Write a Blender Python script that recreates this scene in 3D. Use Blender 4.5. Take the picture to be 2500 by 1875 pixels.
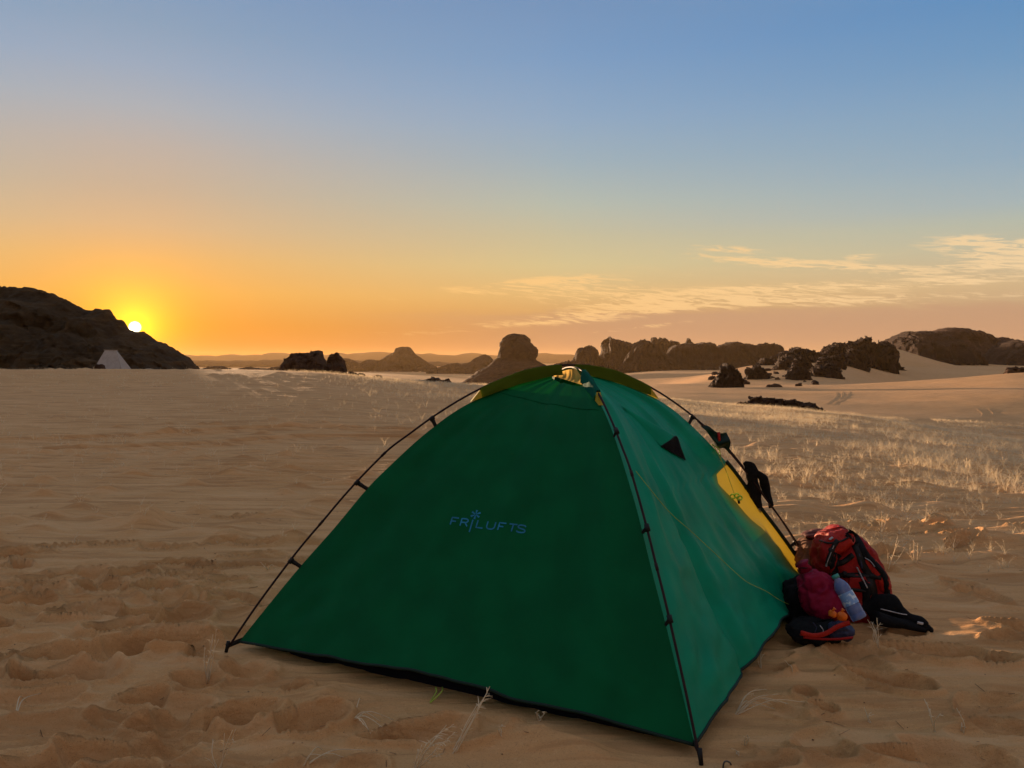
import bpy, math, random
import numpy as np
from mathutils import Vector, Matrix
from mathutils.bvhtree import BVHTree

for o in list(bpy.data.objects):
    bpy.data.objects.remove(o)
SC = bpy.context.scene
COL = SC.collection
rng = np.random.default_rng(11)
random.seed(5)

# ------------------------------------------------------------------ camera
FPX, CAMZ = 1878.0, 1.25                 # focal length in photo pixels, eye height
PITCH = math.atan((937.5 - 880.0) / FPX)
cam = bpy.data.cameras.new('camera')
cam.sensor_width = 36.0
cam.lens = 36.0 * FPX / 2500.0
cam.clip_start, cam.clip_end = 0.05, 20000.0
camo = bpy.data.objects.new('camera', cam)
camo.location = (0, 0, CAMZ)
camo.rotation_euler = (math.pi / 2 - PITCH, 0, 0)
COL.objects.link(camo)
SC.camera = camo

# ------------------------------------------------------------------ exposure, sampling
SC.view_settings.view_transform = 'Standard'
SC.view_settings.look = 'None'
SC.view_settings.gamma = 1.0
SC.view_settings.use_curve_mapping = False
EXPOSURE = 1.6
SC.view_settings.exposure = EXPOSURE
SC.render.engine = 'CYCLES'
SC.cycles.use_denoising = True
SC.cycles.max_bounces = 7
SC.cycles.volume_bounces = 1
SC.cycles.transparent_max_bounces = 6
SC.cycles.sample_clamp_indirect = 4.0

# ------------------------------------------------------------------ sun and sky
SUN_AZ = math.atan((331 - 1250) / FPX)            # seen just above the hill's shoulder
SUN_EL = math.radians(2.22)
SUN = Vector((math.sin(SUN_AZ) * math.cos(SUN_EL), math.cos(SUN_AZ) * math.cos(SUN_EL), math.sin(SUN_EL)))
sl = bpy.data.lights.new('sun', 'SUN')
sl.energy = 4.0
sl.angle = math.radians(0.6)
sl.color = (1.0, 0.63, 0.36)
slo = bpy.data.objects.new('sun', sl)
slo.rotation_euler = SUN.to_track_quat('Z', 'Y').to_euler()
slo.location = (-30, 60, 20)
COL.objects.link(slo)


def s2l(c):
    c = c / 255.0
    return c / 12.92 if c <= 0.04045 else ((c + 0.055) / 1.055) ** 2.4


def lin(r, g, b, k=1.0):
    return (s2l(r) * k, s2l(g) * k, s2l(b) * k, 1.0)


world = bpy.data.worlds.new('World')
SC.world = world
world.use_nodes = True
wt = world.node_tree
wt.nodes.clear()


class NT:
    """small helper to wire shader nodes"""
    def __init__(self, tree):
        self.t = tree

    def n(self, kind, **kw):
        nd = self.t.nodes.new(kind)
        for k, v in kw.items():
            setattr(nd, k, v)
        return nd

    def put(self, sock, v):
        if isinstance(v, bpy.types.NodeSocket):
            self.t.links.new(v, sock)
        else:
            sock.default_value = v

    def m(self, op, a, b=0.0, c=None, clamp=False):
        nd = self.n('ShaderNodeMath', operation=op, use_clamp=clamp)
        self.put(nd.inputs[0], a)
        self.put(nd.inputs[1], b)
        if c is not None:
            self.put(nd.inputs[2], c)
        return nd.outputs[0]

    def vm(self, op, a, b=(0, 0, 0)):
        nd = self.n('ShaderNodeVectorMath', operation=op)
        self.put(nd.inputs[0], a)
        self.put(nd.inputs[1], b)
        return nd.outputs['Value'] if op in ('DOT_PRODUCT', 'LENGTH') else nd.outputs[0]

    def rng(self, v, a, b, c=0.0, d=1.0, smooth=True):
        nd = self.n('ShaderNodeMapRange', interpolation_type='SMOOTHSTEP' if smooth else 'LINEAR')
        self.put(nd.inputs[0], v)
        for i, x in enumerate((a, b, c, d)):
            nd.inputs[i + 1].default_value = x
        return nd.outputs[0]

    def mix(self, f, a, b, blend='MIX'):
        nd = self.n('ShaderNodeMix', data_type='RGBA', blend_type=blend)
        self.put(nd.inputs[0], f)
        self.put(nd.inputs[6], a)
        self.put(nd.inputs[7], b)
        return nd.outputs[2]

    def ramp(self, v, stops, interp='LINEAR'):
        nd = self.n('ShaderNodeValToRGB')
        nd.color_ramp.interpolation = interp
        el = nd.color_ramp.elements
        while len(el) < len(stops):
            el.new(0.5)
        for e, (p, c) in zip(el, stops):
            e.position = p
            e.color = c
        self.put(nd.inputs[0], v)
        return nd.outputs[0]

    def noise(self, vec, scale, detail=4.0, rough=0.5, dist=0.0):
        nd = self.n('ShaderNodeTexNoise')
        if vec is not None:
            self.put(nd.inputs['Vector'], vec)
        nd.inputs['Scale'].default_value = scale
        nd.inputs['Detail'].default_value = detail
        nd.inputs['Roughness'].default_value = rough
        nd.inputs['Distortion'].default_value = dist
        return nd.outputs[0]

    def comb(self, x, y, z=0.0):
        nd = self.n('ShaderNodeCombineXYZ')
        self.put(nd.inputs[0], x)
        self.put(nd.inputs[1], y)
        self.put(nd.inputs[2], z)
        return nd.outputs[0]


W = NT(wt)
SKYK = 0.5 ** EXPOSURE                                     # the exposure brings this back to 1
tc = W.n('ShaderNodeTexCoord')
dirv = W.vm('NORMALIZE', tc.outputs['Generated'])
sep = W.n('ShaderNodeSeparateXYZ')
wt.links.new(dirv, sep.inputs[0])
dx, dy, dz = sep.outputs
el = W.m('MULTIPLY', W.m('ARCSINE', dz), 180 / math.pi)            # degrees above the horizon
az = W.m('MULTIPLY', W.m('ARCTAN2', dx, dy), 180 / math.pi)        # degrees right of the camera's axis
SAZ = math.degrees(SUN_AZ)
daz = W.m('ABSOLUTE', W.m('SUBTRACT', az, SAZ))
daz = W.m('MINIMUM', daz, W.m('SUBTRACT', 360.0, daz))             # azimuth away from the sun, 0..180
e01 = W.m('DIVIDE', el, 45.0, clamp=True)


def stops(tab):
    return [(e / 45.0, lin(*c)) for e, c in tab]


near = W.ramp(e01, stops([(0, (226, 130, 34)), (2.3, (236, 152, 42)), (4.6, (240, 174, 78)), (6.8, (230, 178, 106)), (9, (212, 179, 136)), (11.5, (196, 176, 151)), (14, (187, 176, 165)),
                          (16.5, (171, 176, 182)), (19, (154, 170, 190)), (21.5, (139, 162, 187)), (24.5, (126, 154, 188)), (32, (126, 148, 178)), (45, (145, 148, 160))]))
mid = W.ramp(e01, stops([(0, (186, 124, 76)), (2.4, (200, 144, 88)), (4.9, (221, 182, 121)), (7, (213, 194, 143)), (9.1, (199, 189, 154)), (11.4, (181, 187, 172)), (14.3, (159, 177, 185)),
                         (17.2, (144, 169, 194)), (21.2, (124, 157, 194)), (25, (115, 147, 186)), (33, (118, 145, 178)), (45, (145, 148, 160))]))
far = W.ramp(e01, stops([(0, (160, 126, 102)), (2.3, (178, 144, 116)), (4.8, (205, 178, 138)), (7.2, (188, 184, 160)), (8.6, (176, 184, 171)), (9.8, (161, 179, 184)), (12.5, (141, 169, 190)),
                         (15.5, (126, 161, 191)), (18.5, (106, 150, 190)), (22, (90, 140, 188)), (32, (110, 142, 178)), (45, (145, 148, 160))]))
# opposite the sun: unseen anti-twilight band, warmed like the zenith to light the sand
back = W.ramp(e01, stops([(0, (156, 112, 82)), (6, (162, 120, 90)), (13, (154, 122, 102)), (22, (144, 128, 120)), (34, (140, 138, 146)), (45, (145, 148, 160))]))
sky = W.mix(W.rng(daz, 2, 30, smooth=False), near, mid)
sky = W.mix(W.rng(daz, 28, 62, smooth=False), sky, far)
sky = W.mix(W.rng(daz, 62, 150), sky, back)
# aureole round the sun
th = W.m('MULTIPLY', W.m('ARCCOSINE', W.m('MINIMUM', W.vm('DOT_PRODUCT', dirv, tuple(SUN)), 0.9999999)), 180 / math.pi)
g1 = W.m('EXPONENT', W.m('MULTIPLY', th, -1 / 1.15))
g2 = W.m('EXPONENT', W.m('MULTIPLY', th, -1 / 4.5))
glow = W.mix(1.0, W.mix(g1, (0, 0, 0, 1), (2.6, 1.30, 0.02, 1)), W.mix(g2, (0, 0, 0, 1), (0.36, 0.10, 0.0, 1)), 'ADD')
sky = W.mix(1.0, sky, glow, 'ADD')

# clouds: thin cirrus low in the sky, thicker to the right
ce = W.comb(W.m('MULTIPLY', az, 0.16), W.m('MULTIPLY', W.m('ADD', el, W.m('MULTIPLY', az, 0.05)), 1.25), 3.1)
n1 = W.noise(ce, 1.5, 9, 0.62, 0.9)
ce2 = W.comb(W.m('MULTIPLY', az, 0.34), W.m('MULTIPLY', W.m('ADD', el, W.m('MULTIPLY', az, 0.10)), 3.0), 9.7)
n2 = W.noise(ce2, 1.3, 8, 0.62, 1.2)


def az_el(px, py):
    a = math.atan((px - 1250) / FPX)
    return math.degrees(a), math.degrees(math.atan((880 - py) / FPX * math.cos(a)))


dens = None
for (px, py, hl, hw, tilt, k) in ((1770, 608, 90, 9, 0.10, 0.9), (1970, 648, 270, 13, 0.115, 1.35), (2100, 628, 50, 7, 0.03, 0.8), (2440, 612, 130, 28, 0.15, 1.7), (2440, 648, 170, 10, 0.04, .7),
                               (1130, 710, 80, 9, 0.11, 0.9), (1420, 705, 150, 26, -0.05, 1.1), (1300, 690, 130, 16, -0.1, .8), (950, 727, 50, 6, 0.08, 0.7),
                               (1650, 735, 240, 18, -0.03, 1.1), (1900, 705, 330, 13, -0.02, .95), (2050, 735, 420, 14, 0.0, .95), (1480, 765, 210, 11, -0.05, 0.95),
                               (1300, 790, 260, 9, -0.04, 0.8), (1560, 800, 150, 6, -0.10, 0.8), (1000, 815, 280, 8, -0.02, 0.55), (2340, 690, 200, 9, -.02, .7)):
    a0, e0 = az_el(px, py)
    q = FPX * math.pi / 180
    cx, sx = math.cos(tilt), math.sin(tilt)
    da = W.m('SUBTRACT', az, a0)
    de = W.m('SUBTRACT', el, e0)
    u = W.m('DIVIDE', W.m('SUBTRACT', W.m('MULTIPLY', da, cx), W.m('MULTIPLY', de, sx)), hl / q)
    v = W.m('DIVIDE', W.m('ADD', W.m('MULTIPLY', da, sx), W.m('MULTIPLY', de, cx)), hw / q)
    r2 = W.m('ADD', W.m('MULTIPLY', u, u), W.m('MULTIPLY', v, v))
    g = W.m('MULTIPLY', W.m('EXPONENT', W.m('MULTIPLY', r2, -0.9)), k)
    dens = g if dens is None else W.m('ADD', dens, g)
wisp = W.m('MULTIPLY', W.m('SUBTRACT', W.m('MULTIPLY', W.m('MINIMUM', dens, 1.4), W.m('ADD', .30, W.m('ADD', W.rng(n2, 0.40, 0.62), W.m('MULTIPLY', W.rng(n1, .42, .62), .3)))), .46), 1.3, clamp=True)
broad = W.m('MULTIPLY', W.rng(n1, 0.50, 0.68), W.m('MULTIPLY', W.rng(el, 2.2, 5.0), W.rng(el, 10.5, 6.5)))
broad = W.m('MULTIPLY', broad, W.m('MULTIPLY', W.rng(az, -12, 12), 0.07))
cl = W.m('MINIMUM', W.m('ADD', W.m('MULTIPLY', wisp, 0.74), broad), 0.9)
ccol = W.mix(W.rng(daz, 10, 60, smooth=False), lin(255, 196, 110), lin(248, 214, 164))
# flat brownish veil close to the horizon on the right
veil = W.m('MULTIPLY', W.rng(W.m('ADD', el, W.m('MULTIPLY', W.m('SUBTRACT', n1, .5), 1.3)), 3.9, 3.2), W.rng(az, -16, 14))
sky = W.mix(W.m('MULTIPLY', veil, 0.75), sky, lin(190, 150, 120))
sky = W.mix(cl, sky, ccol)
disc = W.rng(th, 0.42, 0.24)
sky = W.mix(disc, sky, (9, 8.2, 5.5, 1))
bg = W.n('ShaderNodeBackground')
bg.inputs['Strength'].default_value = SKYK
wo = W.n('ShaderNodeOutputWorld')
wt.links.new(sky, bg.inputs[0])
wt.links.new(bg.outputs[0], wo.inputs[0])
world.cycles.sampling_method = 'MANUAL'
world.cycles.sample_map_resolution = 2048


# ------------------------------------------------------------------ photo geometry helpers
def ray(px, py):
    x, y, z = px - 1250.0, FPX, -(py - 937.5)
    return np.array([x, y * math.cos(PITCH) + z * math.sin(PITCH), -y * math.sin(PITCH) + z * math.cos(PITCH)])


EYE = np.array([0, 0, CAMZ])


def at(px, py, Y):
    r = ray(px, py)
    return EYE + r * (Y / r[1])


def gnd(px, py, z=0.0):
    r = ray(px, py)
    return EYE + r * ((z - CAMZ) / r[2])


# ------------------------------------------------------------------ noise
def hsh(ix, iy, iz=0):
    h = (ix * 374761393 + iy * 668265263 + iz * 2147483647 * 3 + 1442695) & 0x7fffffff
    h = ((h ^ (h >> 13)) * 1274126177) & 0x7fffffff
    h = ((h ^ (h >> 15)) * 1103515245) & 0x7fffffff
    return ((h ^ (h >> 16)) & 0xffff) / 65535.0 * 2 - 1


def vn2(x, y):
    x = np.asarray(x, float); y = np.asarray(y, float)
    ix = np.floor(x).astype(np.int64); iy = np.floor(y).astype(np.int64)
    fx = x - ix; fy = y - iy
    fx = fx ** 3 * (fx * (fx * 6 - 15) + 10); fy = fy ** 3 * (fy * (fy * 6 - 15) + 10)
    a = hsh(ix, iy); b = hsh(ix + 1, iy); c = hsh(ix, iy + 1); d = hsh(ix + 1, iy + 1)
    return (a * (1 - fx) + b * fx) * (1 - fy) + (c * (1 - fx) + d * fx) * fy


def vn3(p):
    i = np.floor(p).astype(np.int64); f = p - i
    f = f ** 3 * (f * (f * 6 - 15) + 10)
    r = 0
    for a in (0, 1):
        for b in (0, 1):
            for c in (0, 1):
                w = (f[:, 0] if a else 1 - f[:, 0]) * (f[:, 1] if b else 1 - f[:, 1]) * (f[:, 2] if c else 1 - f[:, 2])
                r = r + w * hsh(i[:, 0] + a, i[:, 1] + b, i[:, 2] + c)
    return r


def fbm2(x, y, oct=4, gain=.5):
    s, a, f = 0, 1.0, 1.0
    for k in range(oct):
        s = s + a * vn2(x * f + 17.3 * k, y * f - 9.1 * k)
        a *= gain; f *= 2.03
    return s


def fbm3(p, oct=4, gain=.5):
    s, a, f = 0, 1.0, 1.0
    for k in range(oct):
        s = s + a * vn3(p * f + 13.7 * k)
        a *= gain; f *= 2.03
    return s


# ------------------------------------------------------------------ object helpers
BASE = {}


def tag(o, label=None, cat=None, group=None, kind=None):
    if label: o['label'] = label
    if cat: o['category'] = cat
    if group: o['group'] = group
    if kind: o['kind'] = kind
    return o


def thing(name, base, label, cat, group=None):
    o = bpy.data.objects.new(name, None)
    o.empty_display_size = 0.1
    o.location = tuple(float(v) for v in base)
    COL.objects.link(o)
    BASE[o.name] = np.array(base, float)
    return tag(o, label, cat, group)


def mesh(name, v, faces, mat, parent=None, base=None, smooth=True, tris=None):
    """one mesh object; v in world coordinates; faces a list of tuples or an (n,3|4) int array"""
    v = np.asarray(v, float).reshape(-1, 3)
    if parent is not None:
        b = BASE[parent.name]
    elif base is not None:
        b = np.array(base, float)
    else:
        b = np.zeros(3)
    me = bpy.data.meshes.new(name)
    if isinstance(faces, np.ndarray):
        n, k = faces.shape
        me.vertices.add(len(v)); me.vertices.foreach_set('co', (v - b).astype(np.float32).ravel())
        me.loops.add(n * k); me.loops.foreach_set('vertex_index', faces.astype(np.int32).ravel())
        me.polygons.add(n)
        me.polygons.foreach_set('loop_start', np.arange(0, n * k, k, dtype=np.int32))
        me.polygons.foreach_set('loop_total', np.full(n, k, dtype=np.int32))
        me.update(calc_edges=True)
    else:
        me.from_pydata([tuple(q) for q in (v - b)], [], [tuple(int(i) for i in fc) for fc in faces])
        me.update()
    if smooth:
        me.polygons.foreach_set('use_smooth', np.ones(len(me.polygons), dtype=bool))
    me.materials.append(mat)
    o = bpy.data.objects.new(name, me)
    COL.objects.link(o)
    if parent is not None:
        o.parent = parent
        BASE[o.name] = b
    else:
        o.location = tuple(float(q) for q in b)
        BASE[o.name] = b
    return o


def grid_faces(nu, nv, wrap=False):
    i, j = np.meshgrid(np.arange(nu - 1 + (1 if wrap else 0)), np.arange(nv - 1), indexing='ij')
    i2 = (i + 1) % nu
    return np.stack([i * nv + j, i2 * nv + j, i2 * nv + j + 1, i * nv + j + 1], -1).reshape(-1, 4)


def catmull(p, n):
    p = np.asarray(p, float)
    q = np.vstack([2 * p[0] - p[1], p, 2 * p[-1] - p[-2]])
    out = []
    for i in range(len(p) - 1):
        a, b, c, d = q[i:i + 4]
        for t in np.linspace(0, 1, n, endpoint=False):
            out.append(.5 * ((2 * b) + (c - a) * t + (2 * a - 5 * b + 4 * c - d) * t * t + (3 * b - a - 3 * c + d) * t ** 3))
    out.append(p[-1])
    return np.array(out)


def loft(path, rx, ry, ns=12, ref=(0, 0, 1), p=2.0, cap=True, wob=0.0, seed=0):
    """closed skin round a path: rx along the ref-side axis, ry across; p = superellipse power"""
    path = np.asarray(path, float); n = len(path)
    rx = np.broadcast_to(np.asarray(rx, float), (n,)); ry = np.broadcast_to(np.asarray(ry, float), (n,))
    T = np.gradient(path, axis=0); T /= np.linalg.norm(T, axis=1)[:, None] + 1e-12
    ref = np.array(ref, float)
    V = []
    for i in range(n):
        a = ref - T[i] * (ref @ T[i])
        if np.linalg.norm(a) < 1e-4:
            a = np.cross(T[i], (1, .3, .2))
        a /= np.linalg.norm(a); b = np.cross(T[i], a)
        for k in range(ns):
            th = 2 * math.pi * k / ns
            c, s = math.cos(th), math.sin(th)
            cc = math.copysign(abs(c) ** (2 / p), c); ss = math.copysign(abs(s) ** (2 / p), s)
            V.append(path[i] + a * cc * rx[i] + b * ss * ry[i])
    V = np.array(V)
    if wob:
        V = V + wob * np.stack([vn3(V * 14 + seed), vn3(V * 14 + seed + 31), vn3(V * 14 + seed + 77)], 1)
    F = []
    for i in range(n - 1):
        for k in range(ns):
            k2 = (k + 1) % ns
            F.append((i * ns + k, i * ns + k2, (i + 1) * ns + k2, (i + 1) * ns + k))
    if cap:
        F.append(tuple(range(ns))[::-1]); F.append(tuple((n - 1) * ns + k for k in range(ns)))
    return V, F


def tube(name, path, r, mat, parent=None, ns=6, base=None):
    V, F = loft(path, r, r, ns)
    return mesh(name, V, F, mat, parent, base)


def join(parts):
    V, F, o = [], [], 0
    for v, f in parts:
        V.append(np.asarray(v, float)); F += [tuple(int(i) + o for i in q) for q in f]; o += len(v)
    return np.vstack(V), F


def box_between(a, b, w, t, ref=(0, 0, 1)):
    return loft([a, b], w / 2, t / 2, 4, ref)


# ------------------------------------------------------------------ materials
MATS = {}


def newmat(name):
    m = bpy.data.materials.new(name)
    m.use_nodes = True
    m.node_tree.nodes.clear()
    MATS[name] = m
    return m, NT(m.node_tree)


def finish(m, N, surf):
    o = N.n('ShaderNodeOutputMaterial')
    m.node_tree.links.new(surf, o.inputs[0])
    return m


def pbsdf(N, color, rough=.7, spec=.3, bump=None, bstr=.3, bdist=.02, metal=0.0, trans=0.0):
    b = N.n('ShaderNodeBsdfPrincipled')
    N.put(b.inputs['Base Color'], color)
    b.inputs['Roughness'].default_value = rough
    b.inputs['Specular IOR Level'].default_value = spec
    b.inputs['Metallic'].default_value = metal
    b.inputs['Transmission Weight'].default_value = trans
    if bump is not None:
        bn = N.n('ShaderNodeBump')
        bn.inputs['Strength'].default_value = bstr
        bn.inputs['Distance'].default_value = bdist
        N.put(bn.inputs['Height'], bump)
        N.t.links.new(bn.outputs[0], b.inputs['Normal'])
    return b.outputs[0]


def simple(name, c, rough=.7, spec=.3, var=.25, scale=20, bstr=.25, bdist=.01, metal=0.0):
    m, N = newmat(name)
    co = N.n('ShaderNodeTexCoord').outputs['Object']
    nz = N.noise(co, scale, 4)
    col = N.mix(N.rng(nz, .3, .7), tuple(x * (1 - var) for x in c[:3]) + (1,), tuple(min(1, x * (1 + var)) for x in c[:3]) + (1,))
    return finish(m, N, pbsdf(N, col, rough, spec, N.noise(co, scale * 3, 5), bstr, bdist, metal))


def fabric(name, c, trans=.25, tc=None, rough=.5, spec=.35, weave=900, crinkle=14, bstr=.25, edge=None):
    """thin cloth: reflects like cloth and lets some light through"""
    m, N = newmat(name)
    co = N.n('ShaderNodeTexCoord').outputs['Object']
    nz = N.noise(co, 6, 5)
    col = N.mix(N.rng(nz, .3, .7), tuple(x * .88 for x in c[:3]) + (1,), tuple(x * 1.1 for x in c[:3]) + (1,))
    tcol = tc or c
    tcol = tuple(tcol[:3]) + (1,)
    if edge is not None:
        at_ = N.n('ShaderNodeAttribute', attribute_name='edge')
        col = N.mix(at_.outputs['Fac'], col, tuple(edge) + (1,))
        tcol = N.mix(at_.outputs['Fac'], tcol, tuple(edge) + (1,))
    bump = N.m('ADD', N.noise(co, crinkle, 6, .6, .6), N.m('MULTIPLY', N.noise(co, weave, 1), .04))
    p = pbsdf(N, col, rough, spec, bump, bstr, .012)
    tr = N.n('ShaderNodeBsdfTranslucent')
    N.put(tr.inputs[0], tcol)
    mx = N.n('ShaderNodeMixShader')
    mx.inputs[0].default_value = trans
    m.node_tree.links.new(p, mx.inputs[1])
    m.node_tree.links.new(tr.outputs[0], mx.inputs[2])
    return finish(m, N, mx.outputs[0])


def sand_mat():
    m, N = newmat('sand')
    co = N.n('ShaderNodeTexCoord').outputs['Object']
    a = N.noise(co, .06, 5, .6)
    b = N.noise(co, 1.3, 6, .6)
    c = N.noise(co, 260, 2, .7)
    col = N.mix(N.rng(a, .3, .7), (.67, .385, .165, 1), (.73, .435, .205, 1))
    col = N.mix(N.m('MULTIPLY', N.rng(b, .35, .75), .45), col, (.58, .30, .115, 1))
    col = N.mix(N.m('MULTIPLY', N.rng(c, .58, .70), .55), col, (.26, .14, .065, 1))
    g_ = N.noise(co, 95, 3, .75)
    col = N.mix(N.m('MULTIPLY', N.rng(g_, .56, .72), .35), col, (.34, .18, .08, 1))
    col = N.mix(N.m('MULTIPLY', N.rng(g_, .42, .30), .35), col, (.88, .60, .34, 1))
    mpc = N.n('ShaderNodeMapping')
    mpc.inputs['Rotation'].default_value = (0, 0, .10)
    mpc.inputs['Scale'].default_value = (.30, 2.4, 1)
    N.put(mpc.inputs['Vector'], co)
    rp = N.noise(mpc.outputs[0], 3.2, 5, .6, .5)                 # lit and shaded sides of the ripples put into the colour as bands
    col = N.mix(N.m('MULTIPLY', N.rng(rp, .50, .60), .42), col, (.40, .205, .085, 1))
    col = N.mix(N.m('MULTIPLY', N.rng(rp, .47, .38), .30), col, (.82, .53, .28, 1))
    # fine wind ripples and grains; the larger relief is in the mesh
    mp = N.n('ShaderNodeMapping')
    mp.inputs['Rotation'].default_value = (0, 0, .12)
    mp.inputs['Scale'].default_value = (.35, 2.2, 1)
    N.put(mp.inputs['Vector'], co)
    h = N.m('ADD', N.m('MULTIPLY', N.noise(mp.outputs[0], 4.0, 4, .5, .8), 1.0), N.m('MULTIPLY', N.noise(co, 34, 5, .7), .16))
    h = N.m('ADD', h, N.m('MULTIPLY', c, .10))
    return finish(m, N, pbsdf(N, col, .95, .10, h, .95, .042))


def rock_mat(name, c1, c2, scale=1.0):
    m, N = newmat(name)
    co = N.n('ShaderNodeTexCoord').outputs['Object']
    a = N.noise(co, .35 * scale, 6, .65)
    mp = N.n('ShaderNodeMapping')
    mp.inputs['Scale'].default_value = (.25, .25, 2.2)
    N.put(mp.inputs['Vector'], co)
    s = N.noise(mp.outputs[0], .7 * scale, 6, .6, .6)
    col = N.mix(N.rng(a, .3, .7), c1 + (1,), c2 + (1,))
    col = N.mix(N.m('MULTIPLY', N.rng(s, .52, .68), .5), col, tuple(x * 1.5 for x in c2) + (1,))
    vo = N.n('ShaderNodeTexVoronoi')
    vo.inputs['Scale'].default_value = 1.3 * scale
    N.put(vo.inputs['Vector'], co)
    h = N.m('ADD', N.m('MULTIPLY', N.noise(co, 1.6 * scale, 8, .68), 1.0), N.m('ADD', N.m('MULTIPLY', s, .8), N.m('MULTIPLY', vo.outputs['Distance'], .5)))
    return finish(m, N, pbsdf(N, col, .9, .2, h, 1.0, .5 / scale))


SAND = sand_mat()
ROCK = rock_mat('rock_brown', (.026, .0145, .012), (.050, .028, .021), 1.0)
ROCKFAR = rock_mat('rock_far', (.020, .011, .0095), (.038, .022, .018), .25)
ROCKRED = rock_mat('rock_red', (.048, .024, .018), (.080, .042, .030), .5)
ROCKHILL = rock_mat('rock_hill', (.040, .024, .010), (.085, .052, .022), .8)  # olive warmth of the sun's flare put into the rock colour
ROCKNEAR = rock_mat('rock_near', (.055, .03, .018), (.10, .056, .035), 3.0)
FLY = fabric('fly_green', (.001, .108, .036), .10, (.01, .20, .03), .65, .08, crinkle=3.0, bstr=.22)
FLYR = fabric('fly_green_crinkled_lit', (.001, .27, .15), .06, (.02, .22, .05), .5, .10, crinkle=5, bstr=.34, edge=(.20, .22, .02))  # side panel copy of the fly cloth, sky sheen put into its lighter green
SLEEVE = fabric('sleeve_olive', (.075, .115, .006), .18, (.12, .16, .01), .7, .1)
SLEEVET = fabric('sleeve_teal', (.006, .10, .07), .15, (.02, .15, .07), .8, .05)
YELLOW = fabric('fabric_yellow', (.46, .35, .03), .16, (.60, .45, .04), .55, .3, crinkle=9)
VENTY = fabric('vent_yellow', (.74, .50, .14), .55, (.85, .58, .17), .9, .03, crinkle=30, bstr=.6)
DARKG = fabric('fabric_dark_green', (.003, .022, .016), .1, None, .6, .3)
BLACK = simple('webbing_black', (.008, .008, .009), .6, .3)
BLACKC = simple('cloth_black', (.007, .008, .010), .85, .15, scale=40, bstr=.5)
POLE = simple('pole_anodised', (.022, .009, .010), .6, .2, metal=.0, bstr=.02)
NAVY = fabric('groundsheet_navy', (.006, .007, .012), .02, None, .8, .1)
LIME = simple('cord_lime', (.34, .46, .06), .6, .3)
LIMEP = simple('plastic_lime', (.55, .80, .05), .4, .5, bstr=.02)
BLUEPRINT = simple('print_blue', (.012, .20, .38), .6, .3, bstr=.0)
RED = fabric('nylon_red', (.30, .007, .006), .06, None, .6, .25, crinkle=16, bstr=.9)
REDB = fabric('nylon_red_bright', (.42, .016, .008), .06, None, .6, .25, crinkle=18, bstr=.9)
MAGENTA = fabric('nylon_crimson', (.30, .006, .045), .12, (.4, .01, .05), .6, .2, crinkle=14, bstr=.9)
ORANGE = simple('orange_cloth', (.75, .16, .012), .5, .35)
BROWN = simple('brown_cloth', (.16, .075, .045), .85, .15, scale=30, bstr=.6)
GREY = simple('buckle_grey', (.42, .42, .44), .4, .5, bstr=.02)
WHITE = simple('canvas_white', (.40, .365, .33), .85, .2, var=.08, scale=3)
TAN = simple('canvas_tan', (.34, .24, .15), .85, .2, var=.12, scale=3)
STRAW = fabric('dry_straw', (.72, .63, .46), .40, (.80, .66, .42), .8, .15)
STRAWD = fabric('dry_straw_pale', (.84, .72, .50), .25, (.80, .64, .40), .8, .15)
NAVYC = simple('nylon_navy', (.012, .018, .06), .5, .4, scale=30, bstr=.4)


def bottle_mat():
    m, N = newmat('bottle_blue')
    co = N.n('ShaderNodeTexCoord').outputs['Object']
    col = N.mix(N.rng(N.noise(co, 18, 3), .35, .65), (.22, .34, .72, 1), (.42, .55, .85, 1))
    b = N.n('ShaderNodeBsdfPrincipled')
    N.put(b.inputs['Base Color'], col)
    b.inputs['Roughness'].default_value = .12
    b.inputs['Transmission Weight'].default_value = .55
    b.inputs['IOR'].default_value = 1.3
    return finish(m, N, b.outputs[0])


BOTTLE = bottle_mat()


def label_mat():
    m, N = newmat('bottle_label')
    co = N.n('ShaderNodeTexCoord').outputs['Object']
    nz = N.noise(co, 34, 3, .6)
    col = N.mix(N.rng(nz, .46, .56), (.20, .38, .70, 1), (.62, .76, .88, 1))
    return finish(m, N, pbsdf(N, col, .35, .5))


LABEL = label_mat()

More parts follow.
